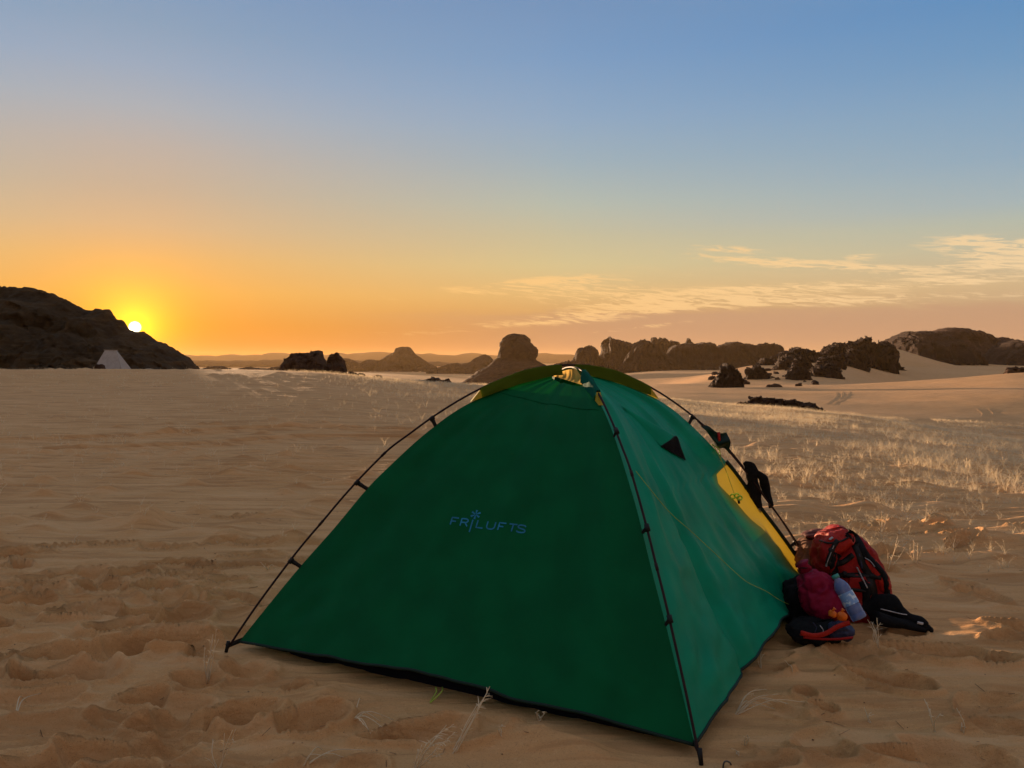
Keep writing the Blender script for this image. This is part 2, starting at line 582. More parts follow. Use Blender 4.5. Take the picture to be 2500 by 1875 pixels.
# ------------------------------------------------------------------ terrain
# (photo column, [(distance along the view axis, height)]) read off the crests seen in the photograph
TCOL = [
    (-2600, [(.5, 0), (12, .02), (34, .88), (60, .8), (120, .3), (400, -4), (1000, -10), (6000, -10)]),
    (-600, [(.5, 0), (8, 0), (12, .02), (34, .88), (60, .55), (75, .3), (120, 0), (300, -4), (1000, -11), (6000, -11)]),
    (0, [(.5, 0), (8, 0), (12, .02), (34, .88), (56, .55), (72, .3), (120, 0), (300, -4), (1000, -12), (6000, -12)]),
    (560, [(.5, 0), (8, 0), (12, .02), (34, .86), (56, .45), (75, .0), (110, -2), (300, -9), (600, -13), (1000, -14), (6000, -14)]),
    (760, [(.5, 0), (8, 0), (12, .02), (34, .74), (58, .22), (75, -.8), (120, -4), (300, -11), (600, -14), (6000, -14)]),
    (1000, [(.5, 0), (8, 0), (12, .01), (36, .34), (62, -1.0), (110, -4.5), (300, -12), (600, -14), (6000, -14)]),
    (1300, [(.5, 0), (8, 0), (20, -.05), (42, -.2), (60, -1.4), (100, -3.5), (300, -11), (500, -14), (6000, -14)]),
    (1600, [(.5, 0), (6, 0), (20, -.22), (42, -.75), (52, -1.5), (70, -1.9), (150, -3.0), (200, -7.0), (300, -8.5), (400, -4.6), (700, -8), (1000, -12), (6000, -12)]),
    (1780, [(.5, 0), (6, 0), (18, -.3), (39, -.95), (48, -1.75), (70, -2.15), (130, -2.9), (146, -3.5), (165, -2.9), (230, -1.2), (300, -3), (700, -8), (1000, -10), (6000, -10)]),
    (1950, [(.5, 0), (6, -.01), (16, -.3), (36, -.98), (45, -1.95), (65, -2.2), (128, -2.75), (144, -3.4), (160, -2.5), (230, 1.0), (300, -.5), (600, -5), (1000, -8), (6000, -8)]),
    (2085, [(.5, 0), (5, -.02), (15, -.32), (33, -1.05), (42, -2.05), (62, -2.25), (128, -2.5), (150, -4.2), (236, .5), (275, 1.2), (340, .6), (420, 0), (800, -4), (6000, -6)]),
    (2180, [(.5, 0), (5, -.02), (14, -.34), (31, -1.12), (40, -2.15), (60, -2.3), (128, -2.25), (155, -4.5), (200, -6.6), (340, .3), (420, .3), (800, -4), (6000, -6)]),
    (2500, [(.5, 0), (5, -.03), (12, -.40), (25, -1.38), (34, -2.75), (50, -2.55), (128, -.45), (155, -3.5), (200, -7.5), (380, -.2), (500, 0), (6000, -4)]),
    (3200, [(.5, 0), (5, -.05), (12, -.5), (22, -1.7), (32, -3), (60, -2), (120, .5), (400, 1), (6000, 0)]),
]
TH_N, LR_N = 361, 420
LR0, LR1 = math.log(.4), math.log(7000)


def build_table():
    th = np.linspace(-math.pi, math.pi, TH_N * 3)
    lr = np.linspace(LR0, LR1, LR_N)
    cols_t = np.array([math.atan((c - 1250) / FPX) for c, _ in TCOL])
    cz = []
    for (c, k), t in zip(TCOL, cols_t):
        d = np.array([q[0] for q in k]) / math.cos(t); z = np.array([q[1] for q in k])
        cz.append(np.interp(lr, np.log(d), z))
    cz = np.array(cz)
    # behind and beside the camera: a gentle plain
    tt = np.concatenate([[-math.pi, -1.9], cols_t, [1.9, math.pi]])
    flat = np.interp(lr, np.log([.5, 30, 200, 6000]), [0, .1, .5, 0])
    zz = np.vstack([flat, flat, cz, flat, flat])
    Z = np.empty((len(th), LR_N))
    for j in range(LR_N):
        Z[:, j] = np.interp(th, tt, zz[:, j])

    def blur(a, s, ax):
        k = np.exp(-.5 * (np.arange(-3 * s, 3 * s + 1) / s) ** 2); k /= k.sum()
        pad = [(0, 0), (0, 0)]; pad[ax] = (3 * s, 3 * s)
        b = np.pad(a, pad, mode='edge')
        return np.apply_along_axis(lambda v: np.convolve(v, k, 'valid'), ax, b)
    Z = blur(Z, 2, 1)
    Z = blur(Z, 3, 0)
    return th, lr, Z


T_TH, T_LR, T_Z = build_table()


def base_z(x, y):
    x = np.asarray(x, float); y = np.asarray(y, float)
    th = np.arctan2(x, y); r = np.hypot(x, y)
    a = (th + math.pi) / (2 * math.pi) * (len(T_TH) - 1)
    b = np.clip((np.log(np.maximum(r, .41)) - LR0) / (LR1 - LR0) * (LR_N - 1), 0, LR_N - 1.001)
    i = np.clip(np.floor(a).astype(int), 0, len(T_TH) - 2); j = np.floor(b).astype(int)
    fa = np.clip(a - i, 0, 1); fb = b - j
    z = (T_Z[i, j] * (1 - fa) + T_Z[i + 1, j] * fa) * (1 - fb) + (T_Z[i, j + 1] * (1 - fa) + T_Z[i + 1, j + 1] * fa) * fb
    # cone of blown sand between the rocks on the right
    for (px, Y, h, rr) in ((2185, 335, 7.2, 26), (1845, 215, 1.2, 12)):
        cx = (px - 1250) / FPX * Y
        q = np.hypot(x - cx, (y - Y)) / rr
        z = z + h * np.clip(1 - q, 0, 1) ** 1.3
    # dune scale undulation
    w = np.clip((r - 14) / 60, 0, 1)
    z = z + w * (.10 * fbm2(x / 9, y / 14, 3)) + np.clip((r - 300) / 700, 0, 1) * 1.5 * fbm2(x / 160, y / 160, 3)
    return z


# tent plan
TL, TN, TR = gnd(552, 1585), gnd(1712, 1858), gnd(2014, 1445)
TC = np.array([.29, 3.75, 0.0])
TB = 2 * TC - TN

PRINTS = []


def add_prints():
    def pr(px, py, ang, L=.15, Wd=.058, dep=.035):
        g = gnd(px, py)
        PRINTS.append((g[0], g[1], ang, L, Wd, dep))
    for a in ((80, 1448, .10, .17, .075, .05), (205, 1503, .08, .17, .08, .06), (60, 1470, .1, .16, .06, .04), (110, 1415, .3, .13, .05, .03), (60, 1355, .4, .15, .05, .03),
              (270, 1330, .05, .16, .05, .035), (150, 1333, .1, .14, .04, .03), (420, 1375, .1, .15, .05, .03), (430, 1458, .15, .16, .06, .04), (195, 1390, .25, .15, .05, .03), (390, 1582, .0, .22, .09, .06),
              (340, 1707, .15, .09, .06, .03), (760, 1760, .3, .13, .075, .05), (730, 1790, .2, .08, .045, .035), (1010, 1790, .3, .17, .06, .035), (580, 1265, .0, .17, .05, .035), (620, 1330, 0, .16, .05, .03),
              (615, 1356, .1, .16, .05, .03), (480, 1403, 0, .14, .05, .03), (300, 1545, .2, .16, .07, .05), (170, 1650, .3, .15, .07, .045), (560, 1750, .4, .17, .07, .04), (430, 1770, .2, .15, .07, .04), (725, 1675, .2, .06, .04, .02),
              (2165, 1658, -.5, .15, .06, .04), (2240, 1590, -.4, .17, .06, .04), (2330, 1585, -.2, .12, .05, .03), (2410, 1605, -.1, .14, .05, .04), (2010, 1722, -.1, .05, .04, .025), (1880, 1630, -.2, .08, .045, .06),
              (1900, 1590, .1, .06, .045, .05), (1925, 1555, .3, .06, .045, .05), (1965, 1690, .5, .05, .04, .02), (2100, 1590, -.3, .12, .05, .03), (2300, 1850, -.1, .2, .07, .04)):
        pr(*a)
    r = np.random.default_rng(3)
    for k in range(170):                       # trampled sand left of the tent
        x = r.uniform(-4.2, -.75); y = r.uniform(1.75, 5.4)
        if y > 4.7 and r.random() < .6: continue
        PRINTS.append((x, y, r.normal(.1, .45), r.uniform(.08, .18), r.uniform(.04, .085), r.uniform(.015, .045)))
    for k in range(60):                        # and in front of it
        x = r.uniform(-1.2, 2.9); y = r.uniform(1.65, 3.6)
        PRINTS.append((x, y, r.normal(-.1, .6), r.uniform(.06, .17), r.uniform(.04, .08), r.uniform(.008, .028)))
    for k in range(45):                        # right side
        x = r.uniform(2.2, 4.2); y = r.uniform(2.6, 6.0)
        PRINTS.append((x, y, r.normal(-.1, .4), r.uniform(.1, .18), r.uniform(.05, .08), r.uniform(.02, .05)))


add_prints()
MOUNDS = []
_r = np.random.default_rng(8)
for k in range(330):
    Y = math.exp(_r.uniform(math.log(5.2), math.log(40)))
    px = _r.uniform(-450, 1500)
    x = (px - 1250) / FPX * Y
    MOUNDS.append((x, Y, _r.uniform(.05, .12) * (1 + Y / 40), _r.uniform(.022, .060) * (1 + Y / 60)))
for k in range(260):
    Y = math.exp(_r.uniform(math.log(5.0), math.log(26)))
    px = _r.uniform(1750, 2900)
    x = (px - 1250) / FPX * Y
    MOUNDS.append((x, Y, _r.uniform(.12, .3), _r.uniform(.02, .06)))


def tent_mask(x, y):
    """1 inside the tent's plan, falling to 0 just outside"""
    ex = (TN - TL)[:2]; ey = (TR - TN)[:2]
    p = np.stack([x - TL[0], y - TL[1]], -1)
    det = ex[0] * ey[1] - ex[1] * ey[0]
    u = (p[..., 0] * ey[1] - p[..., 1] * ey[0]) / det
    v = (ex[0] * p[..., 1] - ex[1] * p[..., 0]) / det
    d = np.maximum(np.maximum(-u, u - 1), np.maximum(-v, v - 1)) * 2.05
    return np.clip(1 - d / .12, 0, 1)


def seg_dist(x, y, pts):
    best = np.full(x.shape, 1e9)
    for a, b in zip(pts[:-1], pts[1:]):
        d = np.array(b) - np.array(a); L2 = d @ d
        t = np.clip(((x - a[0]) * d[0] + (y - a[1]) * d[1]) / L2, 0, 1)
        best = np.minimum(best, np.hypot(x - a[0] - t * d[0], y - a[1] - t * d[1]))
    return best


def detail_z(x, y):
    """relief of the sand within some tens of metres"""
    r = np.hypot(x, y)
    z = np.zeros_like(x)
    m = np.nonzero((r < 60) & (y > 0))[0]
    X, Y, R = x[m], y[m], r[m]
    fade = np.clip((60 - R) / 40, 0, 1)
    d = .022 * fbm2(X / 1.7, Y / 1.1, 3) * np.where(X > 0, np.clip(R / 6, .5, 1.5), .55)
    # wind ripples across the view
    wx = fbm2(X / 1.3 + 5, Y / 1.3, 2)
    ph = (Y + .12 * X) * 2 * math.pi / .16 + 2.6 * wx + 1.2 * fbm2(X * 2.1, Y * 2.1, 2)
    amp = .0125 * np.clip(.55 + .8 * fbm2(X / 2.2 + 40, Y / 2.2, 2), .05, 1.4) * np.clip((R - 2.2) / 2.2, .12, 1)
    rip = np.sin(ph); rip = rip + .35 * np.sin(2 * ph + .8)
    d = d + amp * rip * np.clip((16 - R) / 6, 0, 1)
    ph2 = (Y + .07 * X) * 2 * math.pi / .42 + 3.0 * fbm2(X / 2.3 + 9, Y / 1.5, 3)
    d = d + .011 * np.sin(ph2) * np.clip(.5 + fbm2(X / 3 + 4, Y / 3, 2), 0, 1.3) * np.clip((R - 3.4) / 2.5, 0, 1) * (np.clip((X - .9) / 1.5, 0, 1) * 1.2 + .22)
    # churned sand
    def ridged(s, o): return (1 - np.abs(fbm2(X / s + o, Y / (s * .5) + o, 2, .4))) ** 2
    tramp = np.clip((5.2 - Y) / 1.2, 0, 1) * np.clip((-X - .3) / .7, 0, 1)
    tramp2 = np.clip((3.3 - Y) / .6, 0, 1)
    tramp3 = np.clip((X - 1.9) / .8, 0, 1) * np.clip((6.5 - Y) / 2, 0, 1)
    d = d + (.042 * tramp * (ridged(.46, 3) - .5) + .012 * (tramp + .35) * (ridged(.15, 21) - .5)) + .020 * tramp2 * (ridged(.42, 8) - .5) + .04 * tramp3 * (ridged(.45, 13) - .5)
    zz = d * fade
    n = np.nonzero(R < 8)[0]
    Xn, Yn = X[n], Y[n]
    wob = .14 * vn2(Xn * 6, Yn * 6)
    low = np.zeros(len(n)); rim = np.zeros(len(n))
    for (cx, cy, an, L, Wd, dep) in PRINTS:
        k = np.nonzero((np.abs(Xn - cx) < L * 2.2) & (np.abs(Yn - cy) < L * 2.2))[0]
        if not len(k): continue
        c, s = math.cos(an), math.sin(an)
        u = (Xn[k] - cx) * c + (Yn[k] - cy) * s
        v = -(Xn[k] - cx) * s + (Yn[k] - cy) * c
        e = np.sqrt((u / L) ** 2 + (v / (Wd * (1 + .25 * u / L))) ** 2) + wob[k]
        q_ = np.clip((1.15 - e) / .52, 0, 1)
        low[k] = np.minimum(low[k], -1.9 * dep * q_ * q_ * (3 - 2 * q_))
        rim[k] = np.maximum(rim[k], dep * .80 * np.exp(-((e - 1.20) / .15) ** 2))
    zz[n] += low + rim * np.clip(1 + low / .012, 0, 1)
    for (cx, cy, rad, h) in MOUNDS:
        k = np.nonzero((np.abs(X - cx) < rad * 3) & (np.abs(Y - cy) < rad * 3))[0]
        if not len(k): continue
        q = np.hypot((X[k] - cx) / (rad * 1.5), (Y[k] - cy) / rad)
        zz[k] += h * np.exp(-q * q * 1.6)
    # wheel tracks on the left
    for pts in TRACKS:
        dd = seg_dist(X, Y, pts) / .17
        wv = .7 + .5 * vn2(X * 1.3, Y * 1.3)
        zz += wv * (-.07 * np.exp(-dd ** 4) + .045 * np.exp(-((dd - 1.5) / .45) ** 2))
    # a low bank of sand along the front of the picture
    b = gnd(330, 1790)
    zz += .05 * np.exp(-((Y - (1.92 + .10 * X + .12 * vn2(X * 1.2, X * 0))) / .16) ** 2) * np.clip((-X + .1) / .5, 0, 1)
    hx, hy = (TN - TL)[:2] / np.linalg.norm((TN - TL)[:2])
    al = (X - TL[0]) * hx + (Y - TL[1]) * hy
    ac = (X - TL[0]) * hy - (Y - TL[1]) * hx          # metres in front of the hem
    zz += (.045 * np.clip(fbm2(al * 3.1 + 2, al * 0 + 4, 3) + .25, 0, 1)) * np.exp(-((ac - .13) / .09) ** 2) * ((al > -.2) & (al < 2.3))
    tm = tent_mask(X, Y)
    zz *= 1 - tm * .9
    zz -= tm * .012
    z[m] = zz
    return z


def flatgnd(lst):
    return [tuple(gnd(px, py, .05)[:2]) for px, py in lst]


TRACKS = [flatgnd([(-400, 1086), (0, 1072), (300, 1066), (600, 1052), (760, 1048), (1000, 1052)]),
          flatgnd([(-400, 1112), (0, 1097), (250, 1090), (500, 1080), (760, 1066), (1000, 1066)])]


def ground_z(x, y):
    x = np.atleast_1d(np.asarray(x, float)); y = np.atleast_1d(np.asarray(y, float))
    return base_z(x, y) + detail_z(x, y)


def hit(px, py, dmin=1.2, dmax=700):
    """where a photo pixel meets the sand"""
    r = ray(px, py)
    t = np.exp(np.linspace(math.log(dmin), math.log(dmax), 1500)) / r[1]
    P = EYE[None] + r[None] * t[:, None]
    g = P[:, 2] - ground_z(P[:, 0], P[:, 1])
    k = np.nonzero(g < 0)[0]
    i = k[0] if len(k) else len(t) - 1
    return P[i]


def build_ground():
    th = np.concatenate([np.linspace(-math.pi, -.72, 60, endpoint=False), np.linspace(-.72, .72, 640), np.linspace(.72, math.pi, 61)[1:-1]])
    r = np.concatenate([np.geomspace(.4, 1.5, 12, endpoint=False), np.geomspace(1.5, 15, 800, endpoint=False), np.geomspace(15, 150, 190, endpoint=False), np.geomspace(150, 5000, 100)])
    TH, RR = np.meshgrid(th, r, indexing='ij')
    x = (RR * np.sin(TH)).ravel(); y = (RR * np.cos(TH)).ravel()
    z = ground_z(x, y)
    v = np.stack([x, y, z], -1)
    f = grid_faces(len(th), len(r), wrap=True)
    f = f[:, ::-1]
    # close the hole under the camera
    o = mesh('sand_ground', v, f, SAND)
    return tag(o, 'rippled and footprinted beige desert sand', None, None, 'structure')


ground = build_ground()


# ------------------------------------------------------------------ rock formations
def ridge(name, label, pts, Y, w, kind='cliff', seed=0, mat=None, cat='rock', group=None, nx=150, nt=56, jag=2.4, amp=.08, sink=None, talus=.35, basez=None, wmin=.35, back=.55):
    """solid rock mass whose skyline follows pts (photo pixels) at distance Y and whose half depth is w"""
    pts = sorted(pts)
    P = np.array([at(px, py, Y) for px, py in pts])
    xs = np.linspace(P[0, 0], P[-1, 0], nx)
    top = np.interp(xs, P[:, 0], P[:, 2])
    s = Y / FPX
    top = top + jag * s * fbm2(xs / (s * 16) + seed * 7.1, np.full(nx, seed * 3.3), 5, .6)
    blk = np.floor(xs / (s * 7) + .35 * fbm2(xs / (s * 9), np.full(nx, seed + .7), 2))
    top = top + jag * .8 * s * hsh(blk.astype(np.int64), np.full(nx, int(seed) + 5, dtype=np.int64))
    if basez is None:
        zb = base_z(xs, np.full(nx, Y - w * .6)) - .4
    else:
        zb = np.full(nx, basez)
    h = np.maximum(top - zb, .02)
    if kind == 'dome':                       # round the two ends off
        e_ = np.minimum(np.arange(nx), nx - 1 - np.arange(nx)) / (nx * .16)
        h = np.maximum(h * np.clip(e_, 0, 1) ** .55, .02)
    hm = h.max()
    t = np.linspace(-1, 1, nt)
    t = np.sign(t) * np.abs(t) ** .85
    X, T = np.meshgrid(xs, t, indexing='ij')
    H = np.repeat(h[:, None], nt, 1); ZB = np.repeat(zb[:, None], nt, 1)
    Wd = w * (wmin + (1 - wmin) * np.sqrt(H / hm))
    flute = fbm2(X / (hm * .55) + seed, np.full_like(X, seed + .5), 4)
    Wd = Wd * (1 + .28 * flute)
    A = np.abs(T)
    if kind == 'cliff':
        p = np.where(A < .5, 1 - .16 * (A / .5) ** 2, np.where(A < .66, .84 - (.84 - talus) * ((A - .5) / .16) ** .8, talus * (1 - (A - .66) / .34)))
    elif kind == 'cone':
        p = 1 - A ** 1.1
    elif kind == 'hill':
        p = 1 - A ** 1.05
        p = p + .035 * np.sin(p * 26 + 2 * fbm2(X / 9, T * 2, 3)) * np.clip(A * 6, 0, 1) * np.clip((1 - A) * 6, 0, 1)
    else:
        p = np.sqrt(np.clip(1 - A ** 2.2, 0, 1))
    Z = ZB + H * p
    Yw = Y + np.where(T > 0, T * back, T) * Wd
    V = np.stack([X, Yw, Z], -1).reshape(-1, 3)
    q = V / (hm * .45) + seed * 5.7
    a = amp * hm * np.clip(A.ravel() * 3 + .25, 0, 1)
    def crag(z): return 1.2 * np.abs(fbm3(z, 4, .6)) - .4
    V[:, 0] += a * fbm3(q, 4, .6)
    V[:, 1] += a * 2.2 * crag(q * 1.3 + 40) + a * .9 * crag(q * 4.1 + 11)
    V[:, 2] += a * .9 * (1 - np.exp(-A.ravel() * 4)) * (crag(q * 1.8 + 80) + .6 * crag(q * 5.3 + 7))
    c = V[:, :].mean(0); b = (c[0], c[1], float(V[:, 2].min()))
    o = mesh(name, V, grid_faces(nx, nt), mat or ROCK, base=b, smooth=False)
    return tag(o, label, cat, group)


def butte(name, label, prof, cx, Y, seed, mat=None, cat='rock', ns=130, amp=.038, squash=.9):
    """free-standing rock turned from its outline: prof = [(half width px, py)] from the top down"""
    pr = catmull(np.array([(a, b, 0) for a, b in prof], float), 9)[:, :2]
    s = Y / FPX
    n = len(pr)
    V = []
    x0 = (cx - 1250) * s
    for hw, py in pr:
        z = at(cx, py, Y)[2]
        for k in range(ns):
            a = 2 * math.pi * k / ns
            V.append((x0 + hw * s * math.cos(a), Y + hw * s * squash * math.sin(a), z))
    V = np.array(V)
    hm = V[:, 2].max() - V[:, 2].min()
    q = V / (hm * .22) + seed
    rad = np.stack([V[:, 0] - x0, V[:, 1] - Y], 1); rl = np.linalg.norm(rad, axis=1)[:, None] + 1e-6
    d = amp * hm * fbm3(q, 4, .6)
    V[:, :2] += rad / rl * (d * np.clip(rl[:, 0] / (hm * .15), 0, 1))[:, None]
    V[:, 2] += amp * .35 * hm * fbm3(q * 1.5 + 50, 4, .6)
    f = grid_faces(n, ns)
    wrapf = np.array([(i * ns + ns - 1, (i + 1) * ns + ns - 1, (i + 1) * ns, i * ns) for i in range(n - 1)])
    f = np.vstack([f, wrapf])
    o = mesh(name, V, f, mat or ROCKFAR, base=(x0, Y, float(V[:, 2].min())), smooth=False)
    return tag(o, label, cat)


# far table mountains that close the horizon
fr = [(-9000, 862), (-2500, 866), (0, 867), (450, 868), (520, 868), (600, 866), (690, 862), (760, 866), (850, 864), (890, 860), (930, 858), (980, 863), (1050, 862), (1100, 866), (1160, 863), (1220, 866),
      (1320, 862), (1420, 870), (1500, 866), (1700, 866), (2000, 868), (2500, 866), (5000, 862), (9000, 866)]
o = ridge('far_table_mountains', None, fr, 4000, 420, 'cliff', 3, ROCKFAR, None, None, nx=900, nt=24, jag=2.2, amp=.03, talus=.55, basez=-20, wmin=.8)
for k in ('label', 'category'):
    if k in o: del o[k]
tag(o, 'pale hazy line of far table mountains along the horizon', None, None, 'structure')

o = ridge('low_plateau', None, [(-1500, 884), (100, 884), (420, 882), (520, 880), (640, 881), (760, 879), (900, 881), (1100, 883), (1250, 884), (1350, 890), (1500, 896)], 1900, 120, 'dome', 6, ROCKFAR, None, None, nx=400, nt=24, jag=1.2, amp=.04, basez=-18, wmin=.8)
for k in ('label', 'category'):
    if k in o: del o[k]
tag(o, 'low hazy plateau in front of the far table mountains', None, None, 'structure')

# hill on the left with the sun on its shoulder
ridge('rocky_hill', 'large dark rocky hill on the left with the sun on its shoulder',
      [(-900, 690), (-500, 670), (-200, 685), (0, 698), (70, 700), (100, 706), (130, 716), (175, 736), (195, 748), (212, 754), (240, 753), (266, 755), (285, 777), (304, 784), (314, 804), (333, 809), (348, 809), (358, 817), (380, 831), (402, 837),
       (424, 853), (440, 862), (459, 872), (470, 884), (480, 899), (486, 915)], 130, 34, 'hill', 5, ROCKHILL, 'hill', nx=620, nt=130, jag=2.0, amp=.035, basez=-1.6, back=.12)

ridge('low_hill', 'tiny low hazy hill just right of the sunlit hill', [(470, 912), (490, 901), (512, 896), (528, 893), (545, 894), (562, 899), (580, 906), (590, 912)], 560, 16, 'dome', 7, ROCKFAR, 'hill', nx=50, nt=20, jag=.6)
ridge('low_hill', 'long low hazy hill left of the dark boulder clump', [(556, 914), (575, 904), (592, 899), (610, 896), (632, 899), (655, 900), (672, 896), (690, 894), (712, 898), (745, 914)], 520, 22, 'dome', 8, ROCKFAR, 'hill', nx=60, nt=20, jag=.6)

ridge('flat_topped_peak', 'hazy cone-shaped peak with flat block top left of the round butte',
      [(815, 906), (826, 884), (837, 874), (852, 875), (866, 880), (878, 886), (894, 877), (909, 877), (925, 880), (944, 867), (960, 859), (966, 850), (979, 845), (1001, 845), (1009, 855), (1014, 863), (1036, 877), (1061, 894), (1080, 907)],
      1100, 75, 'cone', 12, ROCKFAR, 'peak', nx=170, nt=44, jag=.9)
ridge('jagged_hill', 'smaller pointed hazy hill between the flat peak and the round butte',
      [(1050, 905), (1071, 896), (1093, 887), (1118, 885), (1128, 890), (1147, 882), (1169, 868), (1185, 863), (1197, 868), (1209, 882), (1222, 895), (1240, 906)], 900, 55, 'cone', 15, ROCKFAR, 'hill', nx=130, nt=40, jag=1.0)
butte('round_butte', 'tall rounded rock butte on a cone of scree behind the tent',
      [(1, 815), (14, 816.5), (24, 821), (33, 829), (41, 840), (45, 855), (46, 866), (46.5, 877), (62, 888), (84, 902), (112, 920), (150, 944)], 1261, 500, 4)

ridge('twin_topped_rock', 'small twin topped rock tower right of the round butte',
      [(1335, 902), (1353, 890), (1376, 885), (1402, 877), (1406, 856), (1415, 848), (1424, 849), (1428, 846), (1447, 844), (1453, 851), (1455, 866), (1462, 874), (1490, 890), (1510, 905)], 620, 26, 'cliff', 18, ROCKFAR, nx=120, nt=44, jag=2.4, talus=.45)
ridge('cliff_tower', 'highest peaked cliff of the rock wall behind the tent',
      [(1440, 905), (1459, 872), (1467, 861), (1471, 845), (1476, 832), (1488, 821), (1503, 826), (1523, 832), (1547, 839), (1575, 848), (1590, 870), (1600, 900)], 660, 46, 'cliff', 21, ROCKFAR, nx=150, nt=56, jag=2.4, talus=.4)
ridge('cliff_buttress', 'rounded front buttress of the rock wall below the spires',
      [(1500, 915), (1530, 870), (1545, 842), (1559, 834), (1579, 833), (1594, 838), (1605, 851), (1616, 868), (1650, 905)], 610, 36, 'cliff', 24, ROCKFAR, nx=130, nt=56, jag=2.4, talus=.45)
ridge('rock_spires', 'row of narrow rock spires rising behind the rock wall',
      [(1570, 880), (1588, 845), (1594, 823), (1600, 822), (1606, 828), (1611, 821), (1617, 830), (1622, 825), (1627, 827), (1631, 834), (1638, 830), (1650, 836), (1664, 838), (1672, 836), (1675, 829), (1680, 827), (1684, 836), (1700, 845), (1720, 880)],
      760, 26, 'cliff', 27, ROCKFAR, nx=200, nt=44, jag=2.4, talus=.5)
ridge('long_mesa', 'long flat topped cliff right of the spires',
      [(1600, 905), (1625, 865), (1650, 842), (1683, 838), (1711, 839), (1735, 838), (1745, 846), (1752, 860), (1760, 900)], 640, 48, 'cliff', 30, ROCKFAR, nx=150, nt=56, jag=2.4, talus=.3)
ridge('long_mesa', 'right end of the flat topped cliff with notched edge',
      [(1738, 900), (1745, 850), (1758, 842), (1782, 838), (1814, 838), (1838, 844), (1845, 845), (1856, 841), (1870, 837), (1877, 841), (1894, 838), (1898, 845), (1900, 866), (1908, 895)], 650, 46, 'cliff', 33, ROCKFAR, nx=150, nt=56, jag=2.4, talus=.3)

# rocky rise on the right
ridge('rock_outcrop', 'broken dark outcrop with small knob on the right hand sand slope',
      [(1890, 880), (1900, 867), (1918, 862), (1935, 857), (1959, 853), (1972, 855), (1984, 862), (1997, 864), (2003, 861), (2012, 854), (2023, 847), (2027, 840), (2041, 839), (2047, 847), (2062, 850), (2085, 866), (2100, 885)], 238, 7, 'dome', 36, ROCK, nx=190, nt=50, jag=5.0, amp=.14)
ridge('rock_outcrop', 'long low dark outcrop left of the big domes',
      [(2040, 885), (2055, 852), (2063, 845), (2071, 836), (2094, 831), (2116, 829), (2124, 836), (2133, 840), (2145, 835), (2159, 836), (2170, 850), (2180, 868)], 262, 8, 'dome', 39, ROCK, nx=150, nt=46, jag=4.2, amp=.12)
ridge('rock_dome', 'nearer dark rock dome beside the sand cone on the right',
      [(2140, 880), (2158, 838), (2176, 823), (2200, 816), (2214, 811), (2247, 810), (2265, 813), (2285, 822), (2305, 835), (2330, 850), (2352, 872), (2364, 895)], 372, 30, 'dome', 42, ROCK, nx=180, nt=60, jag=3.4, amp=.06)
ridge('rock_dome', 'highest rounded rock dome at the right',
      [(2230, 880), (2262, 816), (2285, 806), (2308, 801), (2335, 801), (2355, 807), (2379, 813), (2394, 822), (2402, 828), (2414, 832), (2417, 824), (2429, 822), (2435, 826), (2437, 838), (2450, 860), (2462, 895)], 410, 36, 'cliff', 45, ROCKRED, nx=190, nt=60, jag=3.4, amp=.05, talus=.45)
ridge('rock_dome', 'rough dark rock mass at the right edge of the picture',
      [(2410, 895), (2428, 852), (2438, 840), (2449, 831), (2470, 831), (2482, 839), (2497, 847), (2514, 857), (2560, 850), (2640, 862), (2700, 895)], 365, 26, 'dome', 48, ROCK, nx=150, nt=50, jag=4.4, amp=.07)
ridge('rock_outcrop', 'jagged dark rock at the foot of the slope left of the boulders',
      [(1722, 952), (1732, 936), (1745, 926), (1757, 918), (1765, 902), (1775, 893), (1786, 899), (1794, 912), (1800, 930), (1806, 946)], 116, 3, 'dome', 51, ROCK, nx=110, nt=40, jag=4.2, amp=.14)
for (pts, Yb, lab, sd) in (
        ([(1926, 896), (1938, 882), (1950, 876), (1962, 880), (1974, 886), (1986, 898)], 190, 'small craggy boulder in the middle of the right slope', 106),
        ([(1990, 890), (2002, 876), (2016, 870), (2030, 874), (2040, 868), (2052, 878), (2060, 890)], 205, 'small craggy boulder just below the small knob', 109),
        ([(1815, 924), (1822, 906), (1836, 896), (1850, 895), (1864, 901), (1872, 912), (1877, 926)], 165, 'rounded dark boulder left of the sand tongue on the right slope', 54),
        ([(1845, 893), (1858, 880), (1872, 875), (1888, 876), (1900, 884), (1906, 894)], 215, 'dark boulder high on the left end of the right slope', 57),
        ([(1884, 900), (1896, 884), (1912, 873), (1930, 872), (1950, 878), (1968, 890), (1976, 902)], 196, 'broad dark boulder below the knobbed outcrop', 60),
        ([(1915, 926), (1924, 908), (1936, 899), (1952, 898), (1966, 904), (1974, 918), (1976, 928)], 160, 'squat dark boulder lowest on the right slope', 63),
        ([(1970, 915), (1984, 900), (2004, 891), (2026, 892), (2040, 898), (2052, 908)], 172, 'low stretched dark boulder at the right end of the slope', 66),
        ([(2056, 884), (2068, 866), (2084, 852), (2100, 856), (2110, 870), (2116, 884)], 225, 'steep dark boulder beside the sand cone', 69),
        ([(2254, 892), (2280, 878), (2305, 872), (2325, 878), (2340, 892)], 345, 'dark low rock at the foot of the nearer dome', 72)):
    ridge('boulder', lab, pts, Yb, (pts[-1][0] - pts[0][0]) / FPX * Yb * .45, 'dome', sd, ROCK, 'boulder', 'dark boulders on the right hand sand slope', nx=90, nt=36, jag=3.6, amp=.15)

